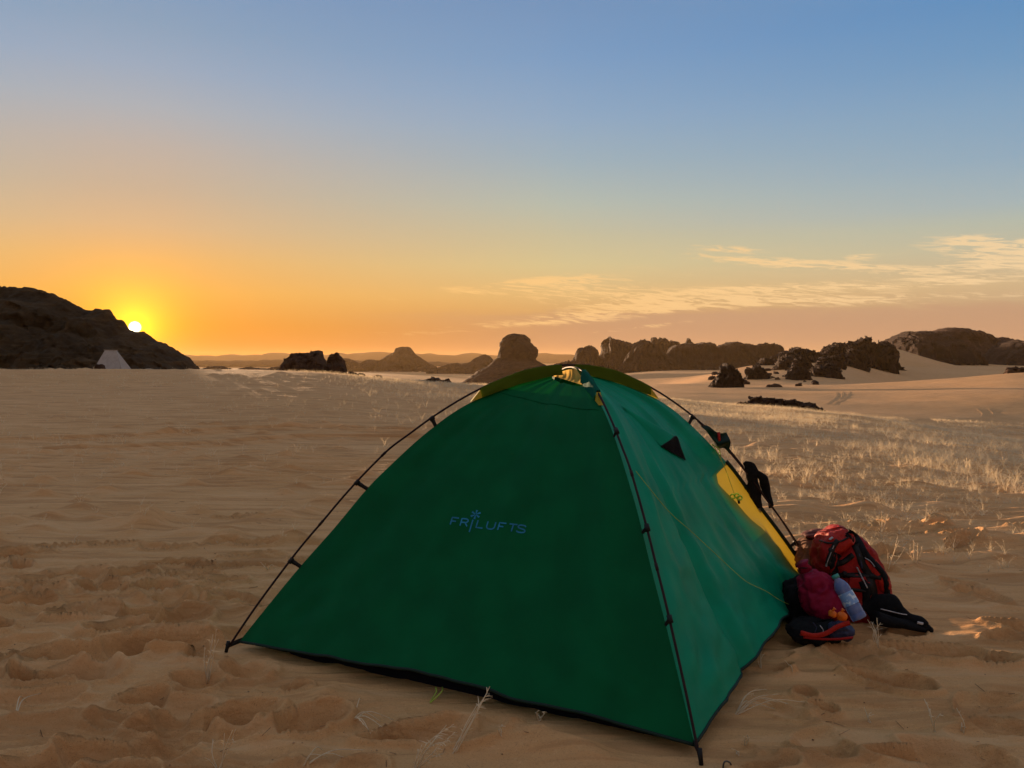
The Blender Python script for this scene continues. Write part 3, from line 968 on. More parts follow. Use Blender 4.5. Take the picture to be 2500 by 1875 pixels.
ridge('rock_ridge', 'continuous dark rocky ridge behind the boulders on the right slope',
      [(1866, 893), (1885, 872), (1900, 867), (1918, 863), (1935, 859), (1960, 856), (1984, 864), (2003, 863), (2024, 850), (2042, 845), (2060, 851), (2072, 840), (2096, 834), (2116, 833), (2132, 841), (2146, 838), (2160, 840), (2168, 852), (2178, 890)],
      286, 11, 'cliff', 121, ROCK, nx=240, nt=50, jag=3.2, amp=.11, talus=.5)


def scatter_stones():
    r = np.random.default_rng(77)
    protos = []
    for k in range(4):
        n, m = 10, 14
        V = []
        for i in range(n + 1):
            ph = -math.pi / 2 + math.pi * i / n
            for j in range(m):
                t_ = 2 * math.pi * j / m
                V.append((math.cos(ph) * math.cos(t_), math.cos(ph) * math.sin(t_) * .8, math.sin(ph) * .6))
        V = np.array(V)
        V = V * (1 + .34 * fbm3(V * 1.6 + k * 9.3, 3, .6))[:, None]
        protos.append((V, grid_faces(n + 1, m).tolist() + [(i * m + m - 1, i * m, (i + 1) * m, (i + 1) * m + m - 1) for i in range(n)]))
    first = {}
    for k in range(44):
        px = r.uniform(1735, 2075)
        Yb = r.uniform(140, 225)
        x = (px - 1250) / FPX * Yb
        sz = r.choice([.35, .5, .7, 1.0, 1.4], p=[.3, .3, .2, .13, .07]) * r.uniform(.8, 1.2)
        z = float(base_z(x, Yb))
        q = k % 4
        if q not in first:
            o = mesh('slope_stone', protos[q][0], protos[q][1], ROCK, smooth=False)
            first[q] = o
        else:
            o = first[q].copy(); COL.objects.link(o)
        o.location = (x, Yb, z + sz * .18); o.scale = (sz * r.uniform(.9, 1.6), sz, sz * r.uniform(.8, 1.3)); o.rotation_euler = (0, 0, r.uniform(0, 6.28))
        zone = ('by the jagged dune foot rocks', 'round the rounded boulder and sand tongue', 'below the knobbed outcrop', 'at the right foot of the rocky slope')[min(3, int((px - 1735) / 86))]
        tag(o, 'small dark stone lying loose ' + zone, 'stone', 'loose stones ' + zone)


scatter_stones()

# low bar of blocks on the near crest, right of the tent
ridge('rock_bar', 'low bar of broken dark blocks on the sand right of the tent',
      [(1765, 991), (1780, 985), (1815, 984), (1833, 983), (1838, 975), (1852, 971), (1862, 973), (1880, 976), (1898, 975), (1913, 976), (1935, 978), (1952, 981), (1967, 984), (1981, 988), (1990, 994), (2012, 995), (2021, 994), (2028, 1001), (2032, 1006)],
      46, .8, 'dome', 75, ROCKNEAR, nx=260, nt=34, jag=3.5, amp=.16)
for (px, py, hw, h, Yb, lab) in ((1890, 948, 24, 10, 112, 'flat topped dark rock alone on the lit dune'), (1950, 941, 10, 5, 118, 'very small dark rock on the lit dune beside the flat one'),
                                 (1742, 988, 6, 4, 47, 'tiny dark stone left of the low rock bar'), (2480, 906, 26, 10, 126, 'low dark rock on the dune crest at the right edge')):
    ridge('stone', lab, [(px - hw, py), (px - hw * .8, py - h * .7), (px - hw * .2, py - h), (px + hw * .5, py - h * .9), (px + hw * .9, py - h * .6), (px + hw, py)], Yb, hw / FPX * Yb * .6, 'dome', px * .01, ROCKNEAR, 'stone', None, nx=36, nt=18, jag=1.4, amp=.14)

# dark clump on the left crest
ridge('boulder', 'big dark boulder standing on the grassy crest left of the tent',
      [(684, 915), (688, 904), (694, 896), (701, 887), (706, 877), (712, 870), (726, 864), (740, 864), (754, 862), (766, 860), (777, 857), (786, 859), (793, 864), (799, 871), (803, 882), (806, 915)], 62, 2.3, 'dome', 81, ROCKNEAR, 'boulder', None, nx=130, nt=60, jag=2.2, amp=.07)
ridge('boulder', 'narrower dark boulder leaning against the big one on the crest',
      [(797, 916), (801, 884), (808, 869), (815, 866), (821, 864), (829, 866), (835, 870), (840, 880), (845, 887), (846, 897), (842, 904), (846, 920)], 61, 1.4, 'dome', 84, ROCKNEAR, 'boulder', None, nx=80, nt=44, jag=2.2, amp=.09)
ridge('stone', 'low dark stone slab right beside the crest boulders', [(838, 921), (846, 911), (860, 910), (876, 912), (890, 914), (897, 922)], 57, .6, 'dome', 87, ROCKNEAR, 'stone', None, nx=60, nt=22, jag=2.2, amp=.12)
ridge('stone', 'single small dark stone on the grassy crest', [(905, 928), (911, 918), (920, 915), (929, 918), (934, 929)], 56, .5, 'dome', 90, ROCKNEAR, 'stone', None, nx=40, nt=22, jag=1.6, amp=.12)
ridge('rock_bar', 'low dark rock peeping over the crest left of the tent top', [(1008, 941), (1024, 930), (1040, 926), (1056, 922), (1070, 924), (1082, 927), (1096, 926), (1106, 933), (1112, 942)], 66, 1.3, 'dome', 93, ROCKNEAR, nx=80, nt=26, jag=1.9, amp=.10)


# ------------------------------------------------------------------ camp on the left
def far_camp():
    Y = 76.0
    s = Y / FPX
    x0 = (276 - 1250) * s
    zb = float(base_z(x0, Y)) - .02
    t = thing('white_tent', (x0, Y, zb), 'small white ridge tent pitched under the dark hill', 'tent')
    zt = at(270, 855, Y)[2]
    xl, xr = (238 - 1250) * s, (314 - 1250) * s
    a, b = (257 - 1250) * s, (286 - 1250) * s
    D = 1.2
    V = [(xl, Y - D, zb), (xr, Y - D, zb), (xr, Y + D, zb), (xl, Y + D, zb), (a, Y, zt), (b, Y, zt - .02)]
    # four cloth sides, sagging a little between ridge and ground
    def side(p, q, r, u):
        p, q, r, u = map(np.array, (p, q, r, u))
        n = 9
        G = []
        for i in range(n):
            for j in range(n):
                fi, fj = i / (n - 1), j / (n - 1)
                P = (p * (1 - fi) + q * fi) * (1 - fj) + (u * (1 - fi) + r * fi) * fj
                P = P.astype(float); P[2] -= .10 * math.sin(math.pi * fi) * math.sin(math.pi * fj)
                G.append(P)
        return np.array(G), grid_faces(n, n)
    for nm, q in (('canopy_side', (V[0], V[1], V[5], V[4])), ('canopy_side', (V[2], V[3], V[4], V[5])), ('canopy_end', (V[1], V[2], V[5], V[5])), ('canopy_end', (V[3], V[0], V[4], V[4]))):
        g, f = side(*q)
        mesh(nm, g, f, WHITE, t)
    tube('ridge_pole', [np.array(V[4]) + (-.12, 0, .02), np.array(V[5]) + (.12, 0, .02)], .03, TAN, t)
    tube('seam', [np.array(V[5]) + (0, -.02, 0), np.array(V[1]) + (0, -.03, .03)], .035, WHITE, t)
    # low second shelter
    x1 = (328 - 1250) * s
    zb2 = float(base_z(x1, Y + 3)) - .02
    t2 = thing('low_shelter', (x1, Y + 3, zb2), 'low brownish shelter right beside the white ridge tent', 'tent')
    th = np.linspace(0, math.pi, 14)
    V = []
    for k, yy in enumerate(np.linspace(-.9, .9, 9)):
        for a in th:
            V.append((x1 + math.cos(a) * .72, Y + 3 + yy, zb2 + math.sin(a) ** .8 * .72 * (1 - .15 * (yy / .9) ** 2)))
    mesh('canopy', V, grid_faces(9, 14), TAN, t2)
    tube('hoop', [(x1 + math.cos(a) * .73, Y + 2.09, zb2 + math.sin(a) ** .8 * .62) for a in th], .02, BROWN, t2)
    xs = (258 - 1250) * s
    ridge('boulder', 'dark rounded rock lying in front of the white ridge tent', [(222, 905), (227, 894), (236, 889), (248, 889), (256, 893), (261, 905)], Y - 3, .6, 'dome', 96, ROCKNEAR, 'boulder', None, nx=40, nt=24, jag=1.4, amp=.1)


far_camp()


# ------------------------------------------------------------------ the tent
POLEP = [(0, 1.224), (.11, 1.219), (.229, 1.2), (.34, 1.163), (.46, 1.112), (.57, 1.055), (.69, .982), (.80, .905), (.883, .846), (.96, .774), (1.033, .70), (1.11, .616), (1.182, .532), (1.255, .449), (1.322, .367), (1.467, .176), (1.595, -.01)]
FLYP = [(0, 1.186), (.102, 1.176), (.27, 1.138), (.448, 1.078), (.57, 1.018), (.673, .948), (.773, .869), (.88, .773), (.988, .669), (1.132, .501), (1.282, .337), (1.414, .182), (1.541, .028)]


def leg_curve(prof, corner, pullz=0.0):
    d = corner[:2] - TC[:2]
    ln = np.linalg.norm(d)
    d = d / ln
    k = ln / 1.595
    return np.array([[TC[0] + d[0] * s * k, TC[1] + d[1] * s * k, z] for s, z in prof])


def resample(c, n):
    s = np.concatenate([[0], np.cumsum(np.linalg.norm(np.diff(c, axis=0), axis=1))])
    q = np.linspace(0, s[-1], n)
    return np.stack([np.interp(q, s, c[:, i]) for i in range(3)], 1)


def build_tent():
    T = thing('dome_tent', (TC[0], TC[1], 0), 'large green dome tent in the foreground with blue lettering and outside poles', 'tent')
    corners = dict(L=TL, N=TN, R=TR, B=TB)
    pole = {k: catmull(leg_curve(POLEP, c), 4) for k, c in corners.items()}
    fly = {k: resample(catmull(leg_curve(FLYP, c), 4), 81) for k, c in corners.items()}
    NV, NU = 81, 61

    def panel(A, B, sag, hemlift, wr, seed, inside):
        u = np.linspace(0, 1, NU); v = np.linspace(0, 1, NV)
        U, V = np.meshgrid(u, v, indexing='ij')
        P = fly[A][None] * (1 - U[..., None]) + fly[B][None] * U[..., None]
        nrm = np.cross(fly[B][60] - fly[A][60], fly[A][75] - fly[A][30]); nrm /= np.linalg.norm(nrm)
        mid = (fly[A][50] + fly[B][50]) / 2 - np.array([TC[0], TC[1], .3])
        if nrm @ mid < 0: nrm = -nrm
        P = P - nrm * (sag * np.sin(math.pi * U) * np.sin(math.pi * np.clip(V, 0, 1) ** .8))[..., None]
        P[..., 2] += hemlift * np.sin(math.pi * U) * V ** 6
        P[..., 2] += .010 * fbm2(U * 7 + seed, U * 0 + 2, 3) * V ** 14 * np.sin(math.pi * U)
        # tension creases that fan out of the two lower corners
        for uc in (0.0, 1.0):
            du, dv = np.abs(U - uc), 1 - V
            ang = np.arctan2(dv, du + 1e-6); rad = np.hypot(du, dv)
            P = P + nrm * (.0045 * np.sin(ang * 13 + seed) * np.exp(-((rad - .16) / .16) ** 2) * np.clip(du * 12, 0, 1) * np.clip(dv * 12, 0, 1))[..., None]
        # folds
        w = wr[0] * fbm2(U * 9 + seed + V * 1.3, V * 1.6 + seed, 3) + wr[1] * fbm2(U * 15 + seed, V * 17 + seed * 2, 3) * np.clip(V * 1.6 - .6, 0, 1)
        env = np.clip(np.minimum(U, 1 - U) * 14, 0, 1) * np.clip(V * 8, 0, 1)
        P = P + nrm * (w * env)[..., None]
        return P, nrm

    out = {}
    # front-left panel: taut and smooth
    P, n = panel('L', 'N', .035, .030, (.007, .003), 2.0, None)
    # the crown stays open for the vent: the cloth starts lower towards the near pole
    vs_ = np.linspace(0, 1, NV)
    P0 = np.empty_like(P)
    for i in range(NU):
        st = .050 + .095 * i / (NU - 1)
        q_ = st + (1 - st) * vs_
        P0[i] = np.stack([np.interp(q_, vs_, P[i, :, k_]) for k_ in range(3)], 1)
    P = P0
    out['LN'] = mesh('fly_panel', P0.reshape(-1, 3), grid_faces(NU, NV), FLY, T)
    out['LN']['label'] = 'smooth dark green front panel with blue lettering'
    PLN, nLN = P, n
    js = 12
    tube('seam', P[2:-2, js] + n * .0015, .0016, FLY, out['LN'], 4)
    # right panel with the yellow strip along its far edge
    P, n = panel('N', 'R', .030, .05, (.016, .010), 7.0, None)
    # long vertical folds that run down to the near corner
    U, V = np.meshgrid(np.linspace(0, 1, NU), np.linspace(0, 1, NV), indexing='ij')
    for (u0, wd, a) in ((.09, .020, .014), (.24, .018, -.030), (.29, .014, .014), (.45, .03, .010), (.62, .022, -.016), (.75, .02, .010)):
        P = P + n * (a * np.exp(-((U - u0 - .06 * V) / wd) ** 2) * np.clip((V - .35) * 2.5, 0, 1))[..., None]
    vs = np.linspace(0, 1, NV)
    u1 = np.interp(vs, [.53, .55, .58, .70, .85, .95, 1], [1.0, .86, .82, .87, .905, .945, .955])
    G, Yl, edge = [], [], []
    for j in range(NV):
        # re-sample every row so that both pieces share the seam
        row = P[:, j]
        uu = np.linspace(0, 1, NU)
        def smp(q): return np.stack([np.interp(q, uu, row[:, i]) for i in range(3)], 1)
        q = np.linspace(0, u1[j], NU)
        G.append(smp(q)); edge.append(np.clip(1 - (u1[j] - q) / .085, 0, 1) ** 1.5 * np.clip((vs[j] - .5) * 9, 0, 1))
        Yl.append(smp(np.linspace(u1[j], 1.0, 9)) - n * .004)
    G = np.array(G); Yl = np.array(Yl); edge = np.array(edge)
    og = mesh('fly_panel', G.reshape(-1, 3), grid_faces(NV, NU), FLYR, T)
    og['label'] = 'creased green side panel with painted-in sheen and vent hood'
    at_ = og.data.attributes.new('edge', 'FLOAT', 'POINT')  # olive fringe: glow of the yellow through the green put into the colour
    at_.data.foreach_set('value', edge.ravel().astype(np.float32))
    j0 = 42
    oy = mesh('door_lining', Yl[j0:].reshape(-1, 3), grid_faces(NV - j0, 9), YELLOW, T)
    oy['label'] = 'yellow strip of lining along the open door'
    tube('door_hem', (Yl[j0:, -1] + n * .006), .011, DARKG, T, 6)
    PNR, nNR = P, n
    # panels facing away; the far right one stands open as the door
    P, n = panel('R', 'B', .03, .05, (.01, .003), 11.0, None)
    keep = P[int(NU * .36):, :]
    mesh('fly_panel', np.vstack([keep.reshape(-1, 3)]), grid_faces(keep.shape[0], NV), FLY, T)
    keep = P[:int(NU * .36) + 1, 5:44]
    mesh('door_header', keep.reshape(-1, 3), grid_faces(keep.shape[0], 39), FLY, T)
    keep = P[:14, 58:]
    kk = keep - n * .10
    mesh('inner_door', kk.reshape(-1, 3), grid_faces(14, NV - 58), YELLOW, T)
    P, n = panel('B', 'L', .03, .05, (.008, .003), 15.0, None)
    v1 = 14
    P0 = P[:, v1:]
    mesh('fly_panel', P0.reshape(-1, 3), grid_faces(NU, NV - v1), FLY, T)

    # crescent vent at the crown: gathered yellow cloth under the pole crossing
    nn = 40
    e0, e1 = PLN[0, 0], PLN[-1, 0]
    pkN = pole['N'][np.argmin(np.abs(np.linalg.norm(pole['N'][:, :2] - TC[:2], axis=1) - .11))]
    top = catmull(np.array([e0, e0 * .45 + TC * .55 + (0, -.006, .55 * 1.212 + .006), TC + (0, -.012, 1.211), pkN + (0, -.01, -.012), e1]), nn // 4)
    bot = np.linspace(e0, e1, len(top))
    tube('vent_rim', top + nLN * .006 + (0, -.008, -.004), .0035, SLEEVE, T, 5)
    V = []
    m = 9
    tt = np.linspace(0, 1, len(top))
    
    for j in range(m):
        f = j / (m - 1)
        row = top * (1 - f) + bot * f
        fold = .0035 * np.sin(tt * 46 + 2 * np.sin(tt * 13)) + .002 * np.sin(tt * 97)
        row = row + nLN * (fold * math.sin(math.pi * f) ** .6 - .012 * math.sin(math.pi * f))[:, None]
        V.append(row)
    V = np.array(V)
    ov = mesh('crown_vent', V.reshape(-1, 3), grid_faces(m, len(top)), VENTY, T)
    ov['label'] = 'gathered yellow vent cloth glowing at the crown'
    # seam tape down the front panel
    # sleeves over the crown
    def sleeve(k, smax, mat, smin=0.0):
        c = leg_curve(POLEP, corners[k]); s = np.array([q[0] for q in POLEP])
        pc = catmull(c, 6); sc_ = catmull(np.stack([s, s * 0, s * 0], 1), 6)[:, 0]
        fc = leg_curve(FLYP, corners[k]); fs = np.array([q[0] for q in FLYP])
        sel = (sc_ <= smax) & (sc_ >= smin)
        up = pc[sel]
        lo = np.stack([np.interp(sc_[sel] * .985, fs, fc[:, i]) for i in range(3)], 1)
        d = corners[k][:2] - TC[:2]; d /= np.linalg.norm(d)
        side = np.array([d[1], -d[0], 0])
        V = []
        for sg in (1, -1):
            for f in np.linspace(0, 1, 6):
                ww = .008 + .010 * math.sin(math.pi * f * .5)
                V.append(up * (1 - f) + lo * f + sg * side * ww + np.array([0, 0, .008 * (1 - f)]))
        V = np.array(V)
        order = np.concatenate([V[5::-1], V[6:]])
        wv = .003 * fbm2(np.linspace(0, 9, order.shape[1])[None] + np.zeros((12, 1)), np.arange(12)[:, None] * .6, 3)
        order = order + side * wv[..., None]
        o = mesh('pole_sleeve', order.reshape(-1, 3), grid_faces(12, order.shape[1]), mat, T)
        # bright turned-back end of the sleeve
        e0, e1 = up[-1], lo[-1]
        tip = e1 + (e1 - lo[-4]) * .9
        mesh('sleeve_end', [e0 + side * .009, e1 + side * .014, tip + side * .012, e0 - side * .009, e1 - side * .014, tip - side * .012], [(0, 1, 2), (5, 4, 3), (0, 2, 5, 3)], YELLOW, o, smooth=False)
        return o
    sleeve('L', .470, SLEEVE, .04); sleeve('R', .475, SLEEVE, .015); sleeve('N', .475, SLEEVET, .22); sleeve('B', .475, SLEEVET, .27)

    # two long poles (L-R and N-B)
    for a, b, dz in (('L', 'R', .004), ('N', 'B', -.006)):
        path = np.vstack([pole[a][::-1], pole[b][1:]]); path = path + (0, 0, dz)
        po = tube('tent_pole', path, .0048, POLE, T, 7)
        # ferrules where the sections join
        for f in (.12, .24, .76, .88):
            i = int(len(path) * f)
            tube('ferrule', path[i:i + 2], .0062, POLE, po, 7)
    # second pole that runs beside the right leg
    d = (TR - TC)[:2]; d /= np.linalg.norm(d); side = np.array([d[1], -d[0], 0])
    q = pole['R']
    n0 = int(len(q) * .40)
    off = np.linspace(0, 1, len(q) - n0)
    tube('door_pole', q[n0:] + side * (.035 * np.sin(off * math.pi * .8))[:, None] - (0, 0, .022) * np.ones(3) * np.sin(off * math.pi)[:, None], .0046, POLE, T, 7)

    # clips that hang the fly from the poles
    def nearest(c, z):
        i = int(np.argmin(np.abs(c[:, 2] - z))); return c[i], i
    for k, zs in (('L', (.985, .70, .367)), ('N', (.964, .633, .362)), ('R', (.97, .62, .30)), ('B', (.96, .63, .36))):
        fl = leg_curve(FLYP, corners[k])
        fl = catmull(fl, 8)
        for z in zs:
            a, i = nearest(pole[k], z)
            tng = pole[k][min(i + 1, len(pole[k]) - 1)] - pole[k][i - 1]; tng /= np.linalg.norm(tng)
            # foot of the strap: the closest point of the fly's edge
            b = fl[int(np.argmin(np.linalg.norm(fl - a, axis=1)))]
            b = b + (b - a) * .25
            v, f = box_between(a + (b - a) * .25, b, .017, .008, ref=tng)
            c = mesh('clip_strap', v, f, BLACK, T, smooth=False)
            hook = np.array([a - tng * .013, a + tng * .013])
            v, f = loft(hook, .010, .010, 8)
            mesh('clip_hook', v, f, BLACK, c)
            v, f = box_between(a + (b - a) * .12, a + (b - a) * .42, .019, .013, ref=tng)
            mesh('buckle', v, f, BLACK, c, smooth=False)
    # pole feet with webbing
    for k, c in corners.items():
        inn = TC - c; inn[2] = 0; inn /= np.linalg.norm(inn)
        e = fly[k][-1]
        v, f = box_between(c + np.array([0, 0, .012]), e + inn * .03 + np.array([0, 0, .012]), .020, .006, ref=(0, 0, 1))
        w = mesh('corner_strap', v, f, BLACK, T, smooth=False)
        v, f = loft([c + np.array([0, 0, -.012]), c + inn * .01 + np.array([0, 0, .035])], .0075, .0075, 8)
        mesh('pole_foot', v, f, BLACK, w)
    # tub floor
    pts = [TC + (c - TC) * .90 for c in (TL, TN, TR, TB)]
    V = [p + (0, 0, -.02) for p in pts] + [TC + (p - TC) * .985 + np.array([0, 0, .030]) for p in pts]
    mesh('groundsheet', V, [(3, 2, 1, 0), (4, 5, 6, 7), (0, 1, 5, 4), (1, 2, 6, 5), (2, 3, 7, 6), (3, 0, 4, 7)], NAVY, T, smooth=False)
    # hems
    for Pq, a in ((PLN, 0), (PNR, 0)):
        tube('hem', Pq[:, -1], .006, DARKG, T, 5)

    # --- rays on to the panels
    def bvh(P):
        return BVHTree.FromPolygons([tuple(p) for p in P.reshape(-1, 3)], [tuple(int(i) for i in f) for f in grid_faces(P.shape[0], P.shape[1])])
    bLN, bNR = bvh(PLN), bvh(PNR)

    def cast(b, px, py, off, fallback=3.4):
        r = Vector(ray(px, py)).normalized()
        loc, nr, i, dist = b.ray_cast(Vector(EYE), r)
        if loc is None:
            return at(px, py, fallback)
        if nr.dot(r) > 0: nr = -nr
        return np.array(loc + nr * off)

    # lettering
    def bl(x, y):
        return (1099.5 + x * .1812 + y * 5.4, 1281 + x * .0205 - y * 17.5)
    G = []
    H = 1.0
    G += [[(0, 0), (0, H), (88, H)], [(0, .52), (62, .52)]]                                    # F
    G += [[(132, 0), (132, H), (196, H), (216, .88), (220, .74), (212, .6), (196, .5), (132, .5)], [(186, .5), (226, 0)]]  # R
    G += [[(278, -.72), (278, 1.0)]]                                                           # I
    G += [[(348, H), (348, 0), (436, 0)]]                                                      # L
    G += [[(482, H), (482, .34), (492, .12), (515, 0), (555, 0), (578, .12), (588, .34), (588, H)]]  # U
    G += [[(640, 0), (640, H), (728, H)], [(640, .52), (702, .52)]]                            # F
    G += [[(770, H), (878, H)], [(824, H), (824, 0)]]                                          # T
    G += [[(996, .80), (980, .95), (950, H), (925, H), (902, .93), (894, .78), (904, .62), (930, .54), (965, .47), (992, .38), (1000, .22), (990, .07), (962, 0), (925, 0), (900, .06), (888, .2)]]  # S
    cxs, cys = 292, 1.74
    for k in range(6):
        a = math.radians(90 + 60 * k)
        G.append([(cxs + 8 * math.cos(a), cys + .08 * math.sin(a)), (cxs + 66 * math.cos(a), cys + .62 * math.sin(a))])
    parts = []
    for gi, g in enumerate(G):
        star = gi >= len(G) - 6
        p = np.array([bl(*q) for q in g])
        # densify
        q = [p[0]]
        for a, b in zip(p[:-1], p[1:]):
            for t in np.linspace(0, 1, 4)[1:]:
                q.append(a + (b - a) * t)
        q = np.array(q)
        tg = np.gradient(q, axis=0); tg /= np.linalg.norm(tg, axis=1)[:, None] + 1e-9
        nn_ = np.stack([-tg[:, 1], tg[:, 0]], 1)
        hw = np.linspace(.7, 2.6, len(q))[:, None] if star else 1.7
        A = q + nn_ * hw; B = q - nn_ * hw
        V = [cast(bLN, *a, .002 + .0002 * (gi % 3)) for a in A] + [cast(bLN, *b, .002 + .0002 * (gi % 3)) for b in B]
        n_ = len(q)
        parts.append((np.array(V), [(i, i + 1, n_ + i + 1, n_ + i) for i in range(n_ - 1)]))
    v, f = join(parts)
    lo = mesh('lettering', v, f, BLUEPRINT, out['LN'], smooth=False)
    lo['label'] = 'blue printed word with a star over its third letter'

    # guy lines lying on the side panel
    g1 = [(1545, 1155), (1580, 1197), (1627, 1255), (1681, 1302), (1732, 1349), (1782, 1396), (1818, 1425), (1862, 1446), (1894, 1468), (1936, 1486)]
    tube('guy_line', catmull([cast(bNR, a, b, .016) for a, b in g1], 5), .0015, LIME, T, 5)
    g2 = [(1744, 1092), (1764, 1146), (1786, 1208)]
    gl = tube('guy_line', catmull([cast(bNR, a, b, .016) for a, b in g2], 5), .0015, LIME, T, 5)
    c = cast(bNR, 1789, 1215, .018)
    parts = []
    for k, (ox, oz) in enumerate(((-.016, .0), (.004, .004), (.017, -.006))):
        th = np.linspace(0, 2 * math.pi, 9)
        parts.append(loft([c + (ox + math.cos(a) * .013, -.004 * k + .003 * math.sin(2 * a), oz + math.sin(a) * .011) for a in th], .0042, .0042, 6))
    v, f = join(parts)
    mesh('line_tensioner', v, f, LIMEP, gl)
    v, f = loft([c + (.013, 0, -.012), c + (.018, 0, -.036)], .006, .004, 6)
    mesh('line_hook', v, f, BLACK, gl)
    tube('cord_loop', catmull([cast(bNR, 1738, 1085, .01), cast(bNR, 1748, 1102, .02), cast(bNR, 1756, 1128, .012)], 5), .003, LIME, T, 5)
    # yellow peg loop at the front hem
    h0 = PLN[29, -1]
    a0 = gnd(1050, 1712, .0); zg = float(ground_z(a0[0], a0[1])[0])
    e = np.array([a0[0], a0[1], zg + .004])
    s0, s1 = at(1064, 1678, h0[1] - .01), at(1080, 1678, h0[1] - .01)
    tube('peg_loop', catmull([s0, s0 * .5 + e * .5 + (.012, 0, .01), e, e * .5 + s1 * .5 + (.02, 0, .012), s1], 6), .0026, LIME, T, 5)

    # vent hood: a stiffened flap that stands off the side panel
    tp = cast(bNR, 1512, 990, .004)
    K = cast(bNR, 1613, 1091, .004); J = cast(bNR, 1671, 1124, .004)
    M = cast(bNR, 1651, 1066, 0) ; 
    toward = (EYE - M); toward /= np.linalg.norm(toward)
    M = M + toward * .15
    rim = catmull(np.array([K, (K + M) / 2 + (M - K) * .08 + toward * .012, M, (M + J) / 2 + toward * .008, J]), 6)
    n = 16
    V = []
    for i in range(n):
        f = i / (n - 1)
        row = tp * (1 - f) + rim * f
        # the ridge rises early, the skirts stay on the panel
        row = row + toward * (.012 * math.sin(math.pi * f)) * np.sin(np.linspace(0, math.pi, len(rim)))[:, None]
        V.append(row)
    V = np.array(V)
    vh = mesh('vent_hood', V.reshape(-1, 3), grid_faces(n, len(rim)), FLYR, T)
    tube('hood_wire', rim, .004, DARKG, vh, 5)
    # black sheet across the hood's mouth, in place of its shaded inside
    q = np.vstack([rim + toward * .007, (K * .5 + J * .5 + toward * .007)[None]])
    mesh('hood_shade', q, [(i, i + 1, len(rim)) for i in range(len(rim) - 1)], BLACKC, vh, smooth=False)

    # rolled door flap tied at the top of the door
    a, b = fly['R'][34], fly['R'][49]
    pth = catmull(np.array([at(1716, 1046, a[1]), at(1735, 1056, a[1] + .01), at(1758, 1072, a[1] + .02), at(1780, 1088, a[1] + .03)]), 5)
    nf = 16
    Yf = a[1]
    c00, c01, c10, c11 = at(1710, 1041, Yf), at(1744, 1086, Yf + .03), at(1776, 1062, Yf - .02), at(1781, 1106, Yf + .01)
    V = []
    for i in range(nf):
        for j in range(nf):
            fi, fj = i / (nf - 1), j / (nf - 1)
            q = (c00 * (1 - fj) + c01 * fj) * (1 - fi) + (c10 * (1 - fj) + c11 * fj) * fi
            q = q + np.array([0, -.03 * math.sin(math.pi * fj) - .012 * math.sin(9 * fj + 4 * fi), .010 * math.sin(7 * fi + 3 * fj)])
            V.append(q)
    V = np.array(V)
    back_ = V + np.array([.004, .022, .004])
    F = grid_faces(nf, nf)
    mesh_v = np.vstack([V, back_]); mesh_f = np.vstack([F, F[:, ::-1] + nf * nf])
    df = mesh('door_flap', mesh_v, mesh_f, DARKG, T)
    pm = pth[9]
    v, f = loft([pm + np.array([-.008, -.036, .032]), pm + np.array([-.006, -.042, .0]), pm + np.array([.0, -.034, -.034])], .007, .003, 6, ref=(1, 0, 0))
    mesh('flap_toggle', v, f, REDB, df)
    return T, cast, bNR, pole, fly, PLN


TENT, CAST, BNR, POLES, FLYC, PLN = build_tent()


# ------------------------------------------------------------------ socks drying on the right pole
def pole_depth(px, py):
    c = POLES['R']
    uu = np.array([(1250 + p[0] / p[1] * FPX) for p in c])
    return float(np.interp(px, uu, c[:, 1]))


def sock(label, pts, rad, toe):
    Y0 = pole_depth(*pts[0])
    P = catmull(np.array([at(px, py, Y0 - .035 + .01 * i) for i, (px, py) in enumerate(pts)]), 6)
    r = np.interp(np.linspace(0, 1, len(P)), np.linspace(0, 1, len(rad)), rad)
    base = P[np.argmin(P[:, 2])]
    t = thing('sock', base, label, 'sock', 'dark socks drying on the tent pole')
    nb = int(len(P) * .84)
    v, f = loft(P[:nb + 1], r[:nb + 1], r[:nb + 1] * .55, 12, ref=(1, 0, 0), wob=.015, seed=len(pts))
    mesh('sock_leg', v, f, BLACKC, t)
    v, f = loft(P[nb:], r[nb:], r[nb:] * .55, 12, ref=(1, 0, 0), wob=.004)
    mesh('sock_toe', v, f, toe, t)


sock('black sock with grey toe hung over the tent pole', [(1816, 1124), (1826, 1134), (1836, 1160), (1841, 1190), (1843, 1218), (1848, 1238), (1855, 1250)], [.010, .030, .042, .026, .021, .020, .008], simple('sock_grey', (.10, .11, .14), .9, .1))
sock('black sock hanging on the far side of the tent pole', [(1845, 1150), (1862, 1168), (1872, 1190), (1876, 1215), (1880, 1240)], [.010, .028, .022, .016, .008], BLACKC)


# ------------------------------------------------------------------ bags by the door
def crumple(V, amp, freq, seed=0.0):
    """soft creases: ridged noise pushes the cloth in along lines"""
    V = np.asarray(V, float)
    c = V.mean(0)
    d = V - c; d /= np.linalg.norm(d, axis=1)[:, None] + 1e-9
    n = -np.abs(fbm3(V * freq + seed, 3, .55)) * 1.0 + .35
    m = fbm3(V * freq * .35 + seed + 60, 2)
    k = (1 - np.abs(fbm3(V * freq * .55 * np.array([1, 1, .35]) + seed + 90, 2))) ** 6
    return V + d * (amp * (n + .9 * m - .8 * k))[:, None]


SURF = []


